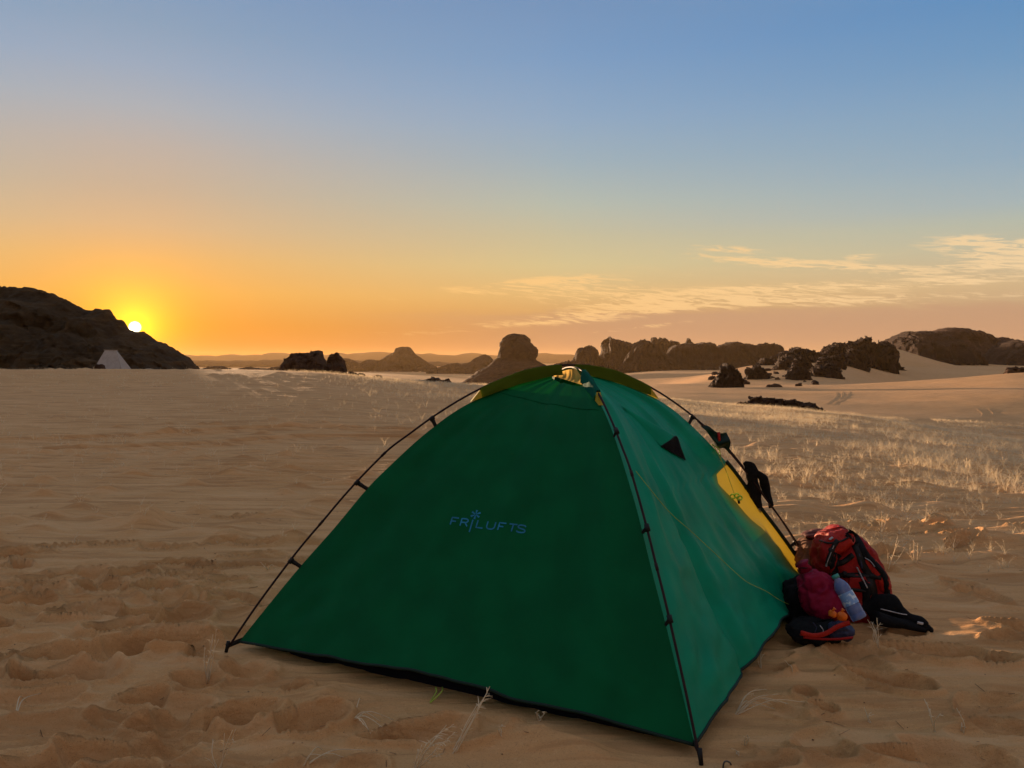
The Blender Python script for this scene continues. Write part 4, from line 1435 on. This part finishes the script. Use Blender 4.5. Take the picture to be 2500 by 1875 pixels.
def blob(name, c, r, mat, parent=None, p=2.2, wob=.02, ns=48, nr=32, seed=0, tilt=0.0, freq=9, base=None):
    V = []
    for i in range(nr + 1):
        ph = -math.pi / 2 + math.pi * i / nr
        for k in range(ns):
            th = 2 * math.pi * k / ns
            def se(x, q): return math.copysign(abs(x) ** (2 / q), x)
            x = se(math.cos(ph), p) * se(math.cos(th), p); y = se(math.cos(ph), p) * se(math.sin(th), p); z = se(math.sin(ph), p)
            V.append((x * r[0], y * r[1], z * r[2]))
    V = np.array(V)
    if tilt:
        ct, st = math.cos(tilt), math.sin(tilt)
        V[:, 0], V[:, 2] = V[:, 0] * ct + V[:, 2] * st, -V[:, 0] * st + V[:, 2] * ct
    V = crumple(V + np.array(c), wob, freq * 1.7, seed)
    F = grid_faces(nr + 1, ns, False).tolist() + [(i * ns + ns - 1, i * ns, (i + 1) * ns, (i + 1) * ns + ns - 1) for i in range(nr)]
    SURF.append((V, F))
    return mesh(name, V, F, mat, parent, base)


def ribbon_on(name, bvh, pts, hw, mat, parent, off=.006, Yd=3.6):
    """strap laid over whatever the photo pixels meet: a thin band with thickness"""
    P = catmull(np.array([(a, b, 0) for a, b in pts], float), 7)[:, :2]
    t = np.gradient(P, axis=0); t /= np.linalg.norm(t, axis=1)[:, None] + 1e-9
    n = np.stack([-t[:, 1], t[:, 0]], 1)
    last = Yd
    rows = []
    for q, m in zip(P, n):
        row = []
        for f in (-1, -.35, .35, 1):
            px, py = q + m * hw * f
            r = Vector(ray(px, py)).normalized()
            loc, nr, i, dist = bvh.ray_cast(Vector(EYE), r)
            w = np.array(loc) if loc is not None else at(px, py, last)
            if loc is not None: last = last * .5 + w[1] * .5
            w = w.copy(); w[1] = min(w[1], last + .03)
            row.append(w - np.array(r) * off * (1.0 if abs(f) < .5 else .35))
        rows.append(row)
    top = np.array(rows)                                  # n x 4 x 3
    for _ in range(2):                                    # let the strap bridge small creases
        top[1:-1] = .5 * top[1:-1] + .25 * (top[:-2] + top[2:])
    N_ = len(top)
    bk = top[:, ::-1] + np.array([0, .012, 0])
    ring = np.concatenate([top, bk], 1)                   # closed section of 8
    F = []
    for i in range(N_ - 1):
        for k in range(8):
            F.append((i * 8 + k, i * 8 + (k + 1) % 8, (i + 1) * 8 + (k + 1) % 8, (i + 1) * 8 + k))
    F += [tuple(range(8))[::-1], tuple((N_ - 1) * 8 + k for k in range(8))]
    return mesh(name, ring.reshape(-1, 3), F, mat, parent)


def Z(x, y):
    return float(ground_z(x, y)[0])


YP = 3.78
def bp(px, py, dy=0.0):
    """photo pixel -> point near the pack's depth"""
    return at(px, py, YP + dy)


def backpack():
    b0 = bp(2095, 1500)
    T = thing('backpack', (b0[0], YP, Z(b0[0], YP)), 'big red trekking backpack with black straps leaning by the tent door', 'backpack')
    gz = Z(b0[0], YP)
    # main sack: bottom to top, leaning left
    path = [bp(2105, 1528), bp(2103, 1500), bp(2098, 1465), bp(2090, 1425), bp(2078, 1385), bp(2062, 1345), bp(2052, 1318)]
    path[0][2] = gz - .02
    pth = catmull(np.array(path), 4)
    w = np.interp(np.linspace(0, 1, len(pth)), [0, .08, .3, .55, .8, 1], [.105, .125, .135, .14, .115, .07])
    d = np.interp(np.linspace(0, 1, len(pth)), [0, .08, .5, .85, 1], [.10, .13, .14, .12, .06])
    SURF.clear()
    pth = catmull(pth, 3); w = np.interp(np.linspace(0, 1, len(pth)), np.linspace(0, 1, len(w)), w); d = np.interp(np.linspace(0, 1, len(pth)), np.linspace(0, 1, len(d)), d)
    v, f = loft(pth, w, d, 60, ref=(1, 0, 0), p=2.8)
    v = crumple(v, .016, 13, 2)
    SURF.append((v, f))
    mesh('main_sack', v, f, RED, T)
    blob('lid', bp(2038, 1316, -.03), (.082, .12, .050), REDB, T, 2.6, .014, tilt=-.45, seed=3)
    blob('front_pocket', bp(2010, 1352, -.05), (.062, .10, .105), RED, T, 2.6, .018, tilt=.12, seed=8)
    blob('side_pocket', bp(2085, 1455, -.12), (.085, .05, .115), RED, T, 2.8, .016, tilt=.3, seed=12)
    blob('side_panel', bp(2130, 1395, -.08), (.045, .07, .11), REDB, T, 2.6, .014, tilt=-.55, seed=15)
    blob('hip_pocket', bp(2150, 1447, -.08), (.032, .05, .050), REDB, T, 2.6, .018, tilt=-.1, seed=19)
    blob('back_pad', bp(2138, 1470, -.04), (.075, .09, .075), BLACKC, T, 2.4, .018, tilt=-.3, seed=23)
    V_, F_ = join(SURF)
    bv = BVHTree.FromPolygons([tuple(q) for q in V_], F_)
    for nm, pts, hw, m in (('lobe_gap', [(2046, 1318), (2038, 1330), (2030, 1348), (2020, 1376)], 6, BLACK),  # first entry: black band standing in for the dark gap between the lobes
                           ('compression_strap', [(2019, 1375), (2040, 1377), (2060, 1372), (2083, 1354)], 7, BLACK),
                           ('compression_strap', [(2026, 1402), (2060, 1405), (2096, 1404), (2152, 1411)], 6, BLACK),
                           ('compression_strap', [(2060, 1436), (2085, 1440), (2115, 1444)], 4, BLACK),
                           ('harness_strap', [(2088, 1330), (2098, 1352), (2106, 1378), (2122, 1404), (2132, 1436), (2136, 1466)], 9, BLACK),
                           ('shoulder_strap', [(2068, 1300), (2082, 1308), (2096, 1324), (2106, 1344), (2118, 1362)], 10, BLACKC),
                           ('shoulder_strap', [(2112, 1352), (2132, 1372), (2150, 1392), (2163, 1414), (2168, 1462)], 7, BLACKC),
                           ('mesh_panel', [(2046, 1352), (2034, 1376), (2040, 1398)], 9, BLACKC),
                           ('mesh_panel', [(2108, 1418), (2118, 1450), (2116, 1492)], 12, BLACKC),
                           ('lid_seam', [(2002, 1320), (2024, 1326), (2052, 1322), (2072, 1312)], 2.2, BLACK),
                           ('load_strap', [(2098, 1352), (2101, 1366), (2106, 1388)], 4, NAVYC),
                           ('piping', [(2036, 1332), (2028, 1352), (2020, 1372), (2018, 1384)], 1.1, GREY),
                           ('piping', [(2093, 1386), (2102, 1404), (2110, 1420), (2118, 1436)], 1.7, GREY),
                           ('piping', [(2112, 1362), (2126, 1371), (2136, 1384)], 1.2, GREY),
                           ('buckle', [(2058, 1402), (2066, 1404)], 8, BLACK), ('buckle', [(2124, 1406), (2132, 1408)], 8, BLACK), ('buckle', [(2032, 1340), (2029, 1347)], 7, BLACK), ('zip_pull', [(2026, 1318), (2034, 1312)], 1.8, GREY)):
        ribbon_on(nm, bv, pts, hw, m, T, .008 if nm not in ('piping', 'zip_pull', 'buckle') else .014)
    # hip belt trailing on the sand
    hb = [(2118, 1490), (2150, 1478), (2178, 1476), (2200, 1490), (2222, 1508), (2245, 1522), (2262, 1538)]
    P = catmull(np.array([bp(a, b, -.14 - .02 * i) for i, (a, b) in enumerate(hb)]), 6)
    for p_ in P:
        p_[2] = max(p_[2], Z(p_[0], p_[1]) + .018)
    e = np.interp(np.linspace(0, 1, len(P)), [0, .15, .35, .5, .62, .8, .92, 1], [.040, .052, .046, .030, .026, .030, .024, .010])
    v, f = loft(P, e, e * .7, 14, ref=(0, 0, 1), p=2.3, wob=.012, seed=9)
    h = mesh('hip_belt', v, f, BLACKC, T)
    q = [(2135, 1508), (2165, 1516), (2195, 1522), (2225, 1526), (2255, 1536), (2274, 1546)]
    P = catmull(np.array([bp(a, b, -.24) for a, b in q]), 5)
    for p_ in P:
        p_[2] = max(p_[2], Z(p_[0], p_[1]) + .012)
    v, f = loft(P, np.linspace(.032, .012, len(P)), np.linspace(.05, .02, len(P)), 12, ref=(0, 0, 1), wob=.006, seed=3)
    mesh('hip_wing', v, f, BLACKC, T)
    P = catmull(np.array([bp(a, b, -.30) for a, b in ((2150, 1492), (2175, 1498), (2200, 1504), (2214, 1506))]), 4) + (0, 0, .01)
    tube('drawcord', P, .0022, GREY, T, 5)
    c = bp(2246, 1524, -.31)
    v, f = loft([c + np.array([-.012, 0, .008]), c + np.array([.012, -.003, .003])], .006, .004, 8)
    mesh('buckle', v, f, GREY, T, smooth=False)
    return T


backpack()


def stuff_sack():
    Y = 3.52
    c = at(2000, 1446, Y)
    T = thing('stuff_sack', (c[0], Y, Z(c[0], Y)), 'crimson soft stuff sack slumped between tent and bottle', 'bag')
    path = np.array([at(2042, 1503, Y - .02), at(2030, 1490, Y), at(2013, 1465, Y), at(1996, 1436, Y + .01), at(1978, 1410, Y + .02), at(1968, 1394, Y + .03)])
    P = catmull(path, 5)
    w = np.interp(np.linspace(0, 1, len(P)), [0, .1, .3, .6, .85, 1], [.03, .075, .105, .098, .068, .035])
    P = catmull(P, 3); w = np.interp(np.linspace(0, 1, len(P)), np.linspace(0, 1, len(w)), w)
    v, f = loft(P, w, w * .95, 56, ref=(1, 0, 0))
    v = crumple(v, .020, 13, 5)
    P = P[::3]
    s = mesh('sack_body', v, f, MAGENTA, T)
    # gathered neck with cord
    n = P[-1]
    v, f = loft([n, n + (-.012, 0, .022), n + (-.02, 0, .035)], [.032, .022, .034], [.03, .02, .03], 14, wob=.006)
    mesh('gathered_neck', v, f, MAGENTA, T)
    tube('neck_cord', [n + np.array([-.012 + math.cos(a) * .025, math.sin(a) * .024, .020]) for a in np.linspace(0, 2 * math.pi, 14)], .003, BLACK, T, 5)


stuff_sack()


def bottle():
    Y = 3.42
    top, bot = at(2040, 1408, Y + .06), at(2100, 1512, Y - .02)
    ax = top - bot
    L = np.linalg.norm(ax); ax /= L
    T = thing('water_bottle', bot, 'clear blue plastic water bottle leaning between the red bags', 'bottle')
    pr = [(0, .022), (.01, .031), (.03, .034), (.12, .034), (.14, .032), (.16, .034), (.30, .034), (.33, .0325), (.36, .034), (.60, .034), (.63, .0325), (.66, .034), (.76, .033), (.86, .025), (.93, .014), (1.0, .0135)]
    P = np.array([bot + ax * L * a for a, _ in pr]); r = np.array([q[1] for q in pr])
    v, f = loft(P, r, r, 24)
    mesh('bottle_body', v, f, BOTTLE, T)
    v, f = loft([bot + ax * L * .34, bot + ax * L * .62], .0353, .0353, 24, cap=False)
    mesh('bottle_label', v, f, LABEL, T)
    v, f = loft([bot + ax * L * .965, bot + ax * L * 1.05], .0165, .0165, 16)
    mesh('bottle_cap', v, f, simple('cap_teal', (.05, .30, .26), .4, .4), T)
    for a in (.2, .25, .7):
        tube('moulded_ring', [bot + ax * L * a + (np.cross(ax, (0, 1, 0)) * math.cos(q) + np.cross(ax, np.cross(ax, (0, 1, 0))) * math.sin(q)) * .0345 for q in np.linspace(0, 2 * math.pi, 20)], .0016, BOTTLE, T, 5)


bottle()


def small_bags():
    Y = 3.36
    # black and red pouch at the front
    c = at(2015, 1530, Y)
    gz = Z(c[0], Y)
    T = thing('day_bag', (c[0], Y, gz), 'low black and navy bag with red trim lying in front of the tent door', 'bag')
    blob('bag_body', (c[0] - .02, Y + .06, gz + .045), (.125, .11, .050), BLACKC, T, 2.4, .020, seed=31)
    blob('navy_end', at(2050, 1543, Y - .04), (.058, .055, .038), NAVYC, T, 2.4, .014, seed=35)
    for pts, m, w in ((((1955, 1545), (1985, 1552), (2015, 1547), (2045, 1530), (2074, 1520)), REDB, .011), (((1962, 1556), (2000, 1560), (2045, 1560), (2082, 1556)), RED, .005)):
        P = catmull(np.array([at(a, b, Y - .105) for a, b in pts]), 5)
        v, f = loft(P, w, .006, 8, ref=(0, 0, 1))
        mesh('red_trim', v, f, m, T)
    for k, (a, b) in enumerate(((1985, 1520), (2002, 1527), (2030, 1516))):
        p0 = at(a, b, Y - .085)
        tube('lace', catmull(np.array([p0, p0 + (.012, -.006, -.02), p0 + (.004, -.008, -.04)]), 4), .002, GREY if k == 1 else NAVYC, T, 5)
    # black bag behind, in the shade of the tent wall
    c2 = at(1950, 1490, 3.62)
    gz2 = Z(c2[0], 3.66)
    T2 = thing('dark_bag', (c2[0], 3.66, gz2), 'black bag in the shade below the crimson sack against the tent', 'bag')
    blob('bag_body', (c2[0] + .03, 3.68, gz2 + .10), (.10, .10, .125), BLACKC, T2, 2.5, .018, seed=41)
    tube('handle', catmull(np.array([(c2[0] - .02, 3.6, gz2 + .19), (c2[0] + .02, 3.57, gz2 + .235), (c2[0] + .07, 3.6, gz2 + .20)]), 6), .006, BLACK, T2, 6)
    # two orange lumps
    for (px, py, r, lab) in ((2032, 1499, .018, 'left of two small orange bundles below the crimson sack'), (2053, 1504, .021, 'right of two small orange bundles beside the bottle')):
        p = at(px, py, 3.29)
        T3 = thing('orange_bundle', p - (0, 0, r), lab, 'bundle', 'small orange bundles by the bottle')
        blob('wrap', p, (r * 1.1, r, r), ORANGE, T3, 2.2, .006, 16, 10, seed=px, freq=22)
        v, f = loft([p + (0, -.004, r * .8), p + (.004, -.004, r * 1.2), p + (.008, -.006, r * 1.5)], [.007, .004, .008], [.006, .003, .006], 8)
        mesh('knot', v, f, ORANGE, T3)
    p = at(2022, 1399, 3.46)
    # brown bundle behind the poles
    c4 = at(1972, 1352, 4.02)
    gz4 = Z(c4[0], 4.02)
    T4 = thing('brown_bundle', (c4[0], 4.02, gz4), 'brown cloth bundle behind the tent poles left of the backpack', 'bundle')
    blob('bundle_body', (c4[0] + .04, 4.02, gz4 + .17), (.11, .12, .19), BROWN, T4, 2.3, .03, seed=61)
    blob('folded_top', at(1998, 1304, 4.0), (.085, .08, .018), simple('maroon_cloth', (.10, .018, .016), .8, .2), T4, 2.3, .012, seed=66, tilt=-.08)


small_bags()

# peg ring half in the sand at the bottom edge
pg = hit(1775, 1876)
T = thing('tent_peg', pg, 'bent dark metal peg sticking out of the sand below the tent corner', 'tent peg')
tube('peg_hook', catmull(np.array([pg + (-.012, 0, -.03), pg + (-.011, 0, .012), pg + (-.003, 0, .022), pg + (.010, 0, .016), pg + (.013, 0, .0)]), 5), .0028, simple('peg_steel', (.10, .10, .10), .35, .5, metal=.8), T, 6)


# ------------------------------------------------------------------ dry grass
def blade(base, d, L, bend, w, segs=4, side=None):
    """curved ribbon; returns verts, quads"""
    d = np.array(d, float); d /= np.linalg.norm(d)
    hz = np.array([d[0], d[1], 0.0]); hn = np.linalg.norm(hz)
    hz = hz / hn if hn > 1e-6 else np.array([1.0, 0, 0])
    sd = np.array([1.0, 0, 0]) if side is None else side
    P = [np.array(base, float)]
    for i in range(segs):
        t = (i + 1) / segs
        q = d + hz * bend * t * t - np.array([0, 0, 1]) * bend * .6 * t * t
        P.append(P[-1] + q / np.linalg.norm(q) * L / segs)
    P = np.array(P)
    ww = w * np.linspace(1, .25, segs + 1)[:, None] / 2
    V = np.concatenate([P - sd * ww, P + sd * ww])
    n = segs + 1
    return V, [(i, i + 1, n + i + 1, n + i) for i in range(segs)], P


def tuft_mesh(r, n=14, h=.2, w=.0032, spread=.6, seeds=True, lean=(0, 0), segs=4):
    parts = []
    for k in range(n):
        a = r.uniform(0, 2 * math.pi)
        s = abs(r.normal(0, spread))
        d = (math.cos(a) * s + lean[0], math.sin(a) * s + lean[1], 1.0)
        th = r.uniform(-.9, .9); sd = np.array([math.cos(th), math.sin(th), 0])
        L = h * r.uniform(.45, 1.1)
        V, F, P = blade((r.normal(0, .022), r.normal(0, .022), -.012), d, L, r.uniform(.1, 1.1), w * r.uniform(.6, 1.2), segs, sd)
        parts.append((V, F))
        if seeds and r.random() < .55:
            for q in range(r.integers(3, 7)):
                t = r.uniform(.55, 1.0); i = min(int(t * 4), 3); p = P[i] + (P[i + 1] - P[i]) * (t * 4 - i)
                dd = np.array([r.normal(0, .6), r.normal(0, .6), r.uniform(.2, 1)])
                V2, F2, _ = blade(p, dd, h * r.uniform(.06, .16), .6, w * 1.1, 2, sd)
                parts.append((V2, F2))
    return join(parts)


gr = np.random.default_rng(21)
PROTO = [tuft_mesh(gr, n=int(gr.integers(8, 17)), h=1.0, w=.017, spread=gr.uniform(.35, .9)) for _ in range(10)]
PROTO = [(v * np.array([1, 1, 1]), np.array(f)) for v, f in PROTO]


PROTOF = [tuft_mesh(gr, n=int(gr.integers(6, 11)), h=1.0, w=.022, spread=gr.uniform(.35, .8), seeds=False, segs=2) for _ in range(10)]
PROTOF = [(v, np.array(f)) for v, f in PROTOF]


def grass_field(name, label, spots, mat):
    Vs, Fs, o = [], [], 0
    for (x, y, z, h, k) in spots:
        v, f = (PROTOF if y > 13 else PROTO)[k]
        a = gr.uniform(0, 2 * math.pi); c, s = math.cos(a), math.sin(a)
        q = np.stack([v[:, 0] * c - v[:, 1] * s, v[:, 0] * s + v[:, 1] * c, v[:, 2]], 1) * h
        Vs.append(q + (x, y, z)); Fs.append(f + o); o += len(v)
    ob = mesh(name, np.vstack(Vs), np.vstack(Fs), mat, smooth=False)
    return tag(ob, label, 'grass', None, 'stuff')


def scatter(n, pxr, Yr, dens, hr):
    out = []
    px = gr.uniform(pxr[0], pxr[1], n)
    # even over the ground: distance grows with the square root
    Y = np.sqrt(gr.uniform(Yr[0] ** 2, Yr[1] ** 2, n))
    x = (px - 1250) / FPX * Y
    keep = gr.random(n) < dens(px, Y, x)
    x, Y = x[keep], Y[keep]
    ok = tent_mask(x, Y) <= 0
    x, Y = x[ok], Y[ok]
    z = ground_z(x, Y)
    for a, b, c in zip(x, Y, z):
        out.append((a, b, c, gr.uniform(*hr) * (1 if gr.random() < .8 else 1.4), int(gr.integers(0, len(PROTO)))))
    return out


def clump(x, y, s, o):
    return np.clip(.5 + .9 * fbm2(x / s + o, y / s + o, 3), 0, 1)


sp = []
sp += scatter(84000, (1150, 2900), (8, 46), lambda px, Y, x: clump(x, Y, 1.6, 3) * np.clip((px - 1100 + (Y - 20) * 8) / 500, 0, 1), (.07, .20))
sp += scatter(3600, (1750, 2900), (4.6, 12), lambda px, Y, x: clump(x, Y, .8, 7) * np.clip((x - 1.6) / 1.2, 0, 1), (.04, .12))
sp += scatter(22000, (620, 1300), (22, 46), lambda px, Y, x: clump(x, Y, 2.0, 5) * np.clip((px - 700 + (Y - 34) * 14) / 330, 0, 1), (.06, .18))
sp += scatter(260, (740, 1250), (10, 24), lambda px, Y, x: clump(x, Y, 1.2, 15) * np.clip((px - 800) / 300, 0, 1), (.10, .26))
grass_field('dry_grass', 'pale dry grass covering the sandy plain behind the tent', sp, STRAW)
sp = scatter(5200, (-300, 1150), (6, 36), lambda px, Y, x: .6 * clump(x, Y, 3.0, 31), (.06, .15))
for (x, y, rad, h) in MOUNDS[:330]:
    if gr.random() < .8:
        sp.append((x, y - .02, float(ground_z(x, y)[0]) - .01, gr.uniform(.05, .11), int(gr.integers(0, 10))))
grass_field('sparse_grass', 'small scattered dry sprigs on the open sand left of the tent', sp, STRAWD)


def stems(label, base_px, tips, w=.0046, seeds=0.0, mat=None, name='dry_grass_tuft', flat=False, seed=1, hairs=0):
    """a tuft in the foreground: every stem runs from the base to its own tip (photo pixels at the tuft's distance)"""
    r = np.random.default_rng(seed)
    b = hit(*base_px)
    b = b + (0, 0, -.006)
    T = thing(name, b, label, 'grass', 'separate dry grass tufts near the tent')
    for k, tp in enumerate(tips):
        tip = hit(*tp) + (0, 0, .012) if flat else at(tp[0], tp[1], b[1] + r.uniform(-.05, .05))
        m = (b + tip) / 2 + np.array([r.normal(0, .008), r.normal(0, .012), r.uniform(.0, .02) + (.02 if flat else 0)])
        P = catmull(np.array([b + np.array([r.normal(0, .004), r.normal(0, .004), 0]), m, tip]), 6)
        rr = np.linspace(w, w * .45, len(P)) / 2
        parts = [loft(P, rr, rr, 5)]
        L = np.linalg.norm(tip - b)
        if hairs:
            for q in range(hairs):
                t = r.uniform(.35, 1.0)
                i = min(int(t * (len(P) - 1)), len(P) - 2)
                p = P[i]; tg = P[i + 1] - P[i]; tg /= np.linalg.norm(tg)
                dd = tg * .8 + np.array([r.normal(0.25, .5), r.normal(0, .4), r.normal(0, .35)])
                V2, F2, _ = blade(p, dd, L * r.uniform(.06, .15), .5, w * 1.1, 3, np.array([.8, 0, .6]))
                parts.append((V2, F2))
        v, f = join(parts)
        mesh('stem', v, f, mat or STRAWD, T)
    return T


stems('upright dry grass tuft left of the left tent corner', (507, 1664), [(528, 1536), (512, 1560), (500, 1580), (520, 1548), (534, 1560), (505, 1600), (516, 1590)], hairs=5, seed=1)
stems('thin dry stems at the bottom edge left of the tent', (535, 1885), [(568, 1782), (548, 1790), (520, 1804), (575, 1780), (500, 1850)], hairs=3, seed=2)
stems('feathery dry grass plume at the bottom edge below the tent', (1012, 1880), [(1108, 1768), (1090, 1770), (1110, 1788), (1098, 1808), (1030, 1818), (1082, 1840), (1022, 1830), (1066, 1800)], hairs=16, seed=3)
stems('tall single dry stem rising across the tent hem', (1105, 1838), [(1190, 1690), (1196, 1676), (1180, 1706), (1165, 1720)], hairs=12, seed=4)
stems('sprawling thin dry stems left of the feathery plume', (862, 1752), [(900, 1790), (945, 1792), (930, 1770), (905, 1800), (878, 1712), (960, 1765)], flat=True, seed=5, hairs=2)
stems('small dry sprig standing just below the front hem', (1315, 1758), [(1306, 1738), (1316, 1734), (1324, 1738), (1312, 1742), (1330, 1744)], hairs=3, seed=6)
stems('tiny dry sprig below the front hem near the tall stem', (1226, 1792), [(1218, 1772), (1226, 1768), (1234, 1774), (1222, 1778)], hairs=3, seed=7)
stems('flat fallen dry stems at the bottom edge left of the plume', (745, 1862), [(800, 1856), (888, 1840), (840, 1858), (790, 1842)], flat=True, seed=8)
stems('sprawling dry grass fan on the shaded sand right of the tent', (1792, 1744), [(1870, 1690), (1830, 1720), (1900, 1722), (1925, 1726), (1965, 1722), (1890, 1738), (1905, 1702), (1840, 1700)], flat=True, seed=9, hairs=5)
stems('short dry stalk at the right tent hem', (1860, 1634), [(1858, 1588), (1866, 1596), (1852, 1604)], hairs=3, seed=10)
stems('pale tiny sprig right of the near tent corner', (1822, 1818), [(1816, 1798), (1824, 1794), (1830, 1800)], hairs=3, seed=11)
stems('curled dry leaf lying right of the near tent corner', (1800, 1846), [(1786, 1828), (1796, 1832), (1812, 1840)], hairs=2, seed=12)
stems('slender dry stem standing in front of the backpack belt', (2146, 1592), [(2150, 1520), (2128, 1518), (2140, 1508), (2152, 1548), (2118, 1512)], hairs=6, seed=13)
stems('dim leaning dry stalks on the shaded sand right of the tent', (2284, 1786), [(2256, 1706), (2262, 1716), (2296, 1742), (2270, 1730)], hairs=3, seed=14)
stems('bent dry stalk on the shaded sand near the right edge', (2350, 1790), [(2335, 1728), (2348, 1760), (2360, 1776)], hairs=3, seed=15)
stems('thin dry stalk lying on sand below the backpack', (1934, 1646), [(1916, 1612), (1924, 1622)], hairs=1, seed=16)
stems('tall paired dry stems just right of the backpack', (2168, 1392), [(2192, 1308), (2196, 1318), (2166, 1340), (2210, 1336)], hairs=7, seed=17)
stems('bushy dry tuft above and right of the backpack', (2235, 1376), [(2222, 1330), (2240, 1326), (2252, 1332), (2216, 1350), (2230, 1318)], hairs=7, seed=18)
stems('upright dry tuft directly behind the backpack', (2150, 1300), [(2142, 1258), (2152, 1248), (2160, 1262), (2138, 1270), (2168, 1256)], hairs=8, seed=19)
stems('pale wispy tuft on the left sand beside footprints', (186, 1334), [(182, 1312), (190, 1300), (196, 1304), (178, 1320)], hairs=3, seed=20)
stems('low curly dry sprig left of the tent wall', (655, 1392), [(636, 1372), (648, 1376), (668, 1380), (676, 1390), (642, 1384)], hairs=6, seed=21)
stems('thin straw stems lying on the churned sand at far left', (40, 1740), [(100, 1700), (64, 1722)], flat=True, seed=22)
stems('low pale sprig in the sand at the lower right', (2120, 1762), [(2110, 1726), (2126, 1740), (2134, 1744)], hairs=2, seed=23)


def litter():
    r = np.random.default_rng(91)
    parts = []
    for k in range(520):
        y = math.exp(r.uniform(math.log(1.8), math.log(9)))
        x = r.uniform(-.75, .75) * y
        if tent_mask(np.array([x]), np.array([y]))[0] > 0: continue
        z = float(ground_z(x, y)[0])
        if r.random() < .55:                      # straw chips
            a = r.uniform(0, 6.28); L = r.uniform(.012, .05)
            d = np.array([math.cos(a), math.sin(a), r.uniform(-.05, .25)]) * L
            c = np.array([x, y, z + .004])
            parts.append(loft([c - d / 2, c + d / 2 + (0, 0, .003)], .0013, .0013, 4))
        else:                                     # grit
            q = r.uniform(.002, .006)
            V = np.array([(1, 0, 0), (0, 1, 0), (-1, 0, 0), (0, -1, 0), (0, 0, .8), (0, 0, -.6)]) * q * r.uniform(.7, 1.3, (6, 1)) + (x, y, z + q * .3)
            parts.append((V, [(0, 1, 4), (1, 2, 4), (2, 3, 4), (3, 0, 4), (1, 0, 5), (2, 1, 5), (3, 2, 5), (0, 3, 5)]))
    v, f = join(parts)
    o = mesh('sand_litter', v, f, simple('litter_brown', (.30, .19, .10), .9, .1, var=.6, scale=8), smooth=False)
    tag(o, 'tiny straw chips and grit strewn over the sand round the tent', 'litter', None, 'stuff')


litter()

# ------------------------------------------------------------------ wheel tracks on the lit dune
def track(label, pts, wide):
    g = np.array([hit(px, py, 30, 300) for px, py in pts])
    P = catmull(g, 8)
    d = np.gradient(P, axis=0)[:, :2]; d /= np.linalg.norm(d, axis=1)[:, None]
    s = np.stack([-d[:, 1], d[:, 0]], 1)
    V = []
    prof = [(-1.8, -.03), (-1.0, .013), (-.5, .003), (.5, .003), (1.0, .013), (1.8, -.03)]
    for a, h in prof:
        q = P[:, :2] + s * a * wide
        V.append(np.column_stack([q, base_z(q[:, 0], q[:, 1]) + h]))
    V = np.array(V)
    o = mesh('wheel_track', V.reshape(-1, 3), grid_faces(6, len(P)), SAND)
    tag(o, label, None, None, 'structure')


track('left of three curved wheel tracks on the lit dune', [(2018, 987), (2036, 976), (2044, 966), (2042, 958)], .10)
track('middle of three curved wheel tracks on the lit dune', [(2036, 988), (2052, 976), (2058, 966), (2056, 956)], .10)
track('right of three curved wheel tracks on the lit dune', [(2042, 984), (2062, 974), (2072, 964), (2074, 956)], .10)
track('inner curved wheel track on the dune near the right edge', [(2362, 1022), (2392, 1020), (2402, 1010), (2388, 998)], .10)
track('outer curved wheel track on the dune near the right edge', [(2372, 1026), (2414, 1020), (2428, 1010), (2416, 998)], .10)


# ------------------------------------------------------------------ haze
def haze():
    m = bpy.data.materials.new('haze')
    m.use_nodes = True
    nt = m.node_tree
    nt.nodes.clear()
    o = nt.nodes.new('ShaderNodeOutputMaterial')
    pv = nt.nodes.new('ShaderNodeVolumePrincipled')
    pv.inputs['Color'].default_value = (.95, .66, .32, 1)
    pv.inputs['Density'].default_value = 0.75e-4
    pv.inputs['Anisotropy'].default_value = .25
    nt.links.new(pv.outputs[0], o.inputs['Volume'])
    S, z0, z1 = 5600.0, -40.0, 60.0
    V = [(-S, -S, z0), (S, -S, z0), (S, S, z0), (-S, S, z0), (-S, -S, z1), (S, -S, z1), (S, S, z1), (-S, S, z1)]
    ob = mesh('haze', V, [(3, 2, 1, 0), (4, 5, 6, 7), (0, 1, 5, 4), (1, 2, 6, 5), (2, 3, 7, 6), (3, 0, 4, 7)], m, smooth=False)
    tag(ob, 'thin warm haze in the desert air', 'haze', None, 'stuff')


haze()
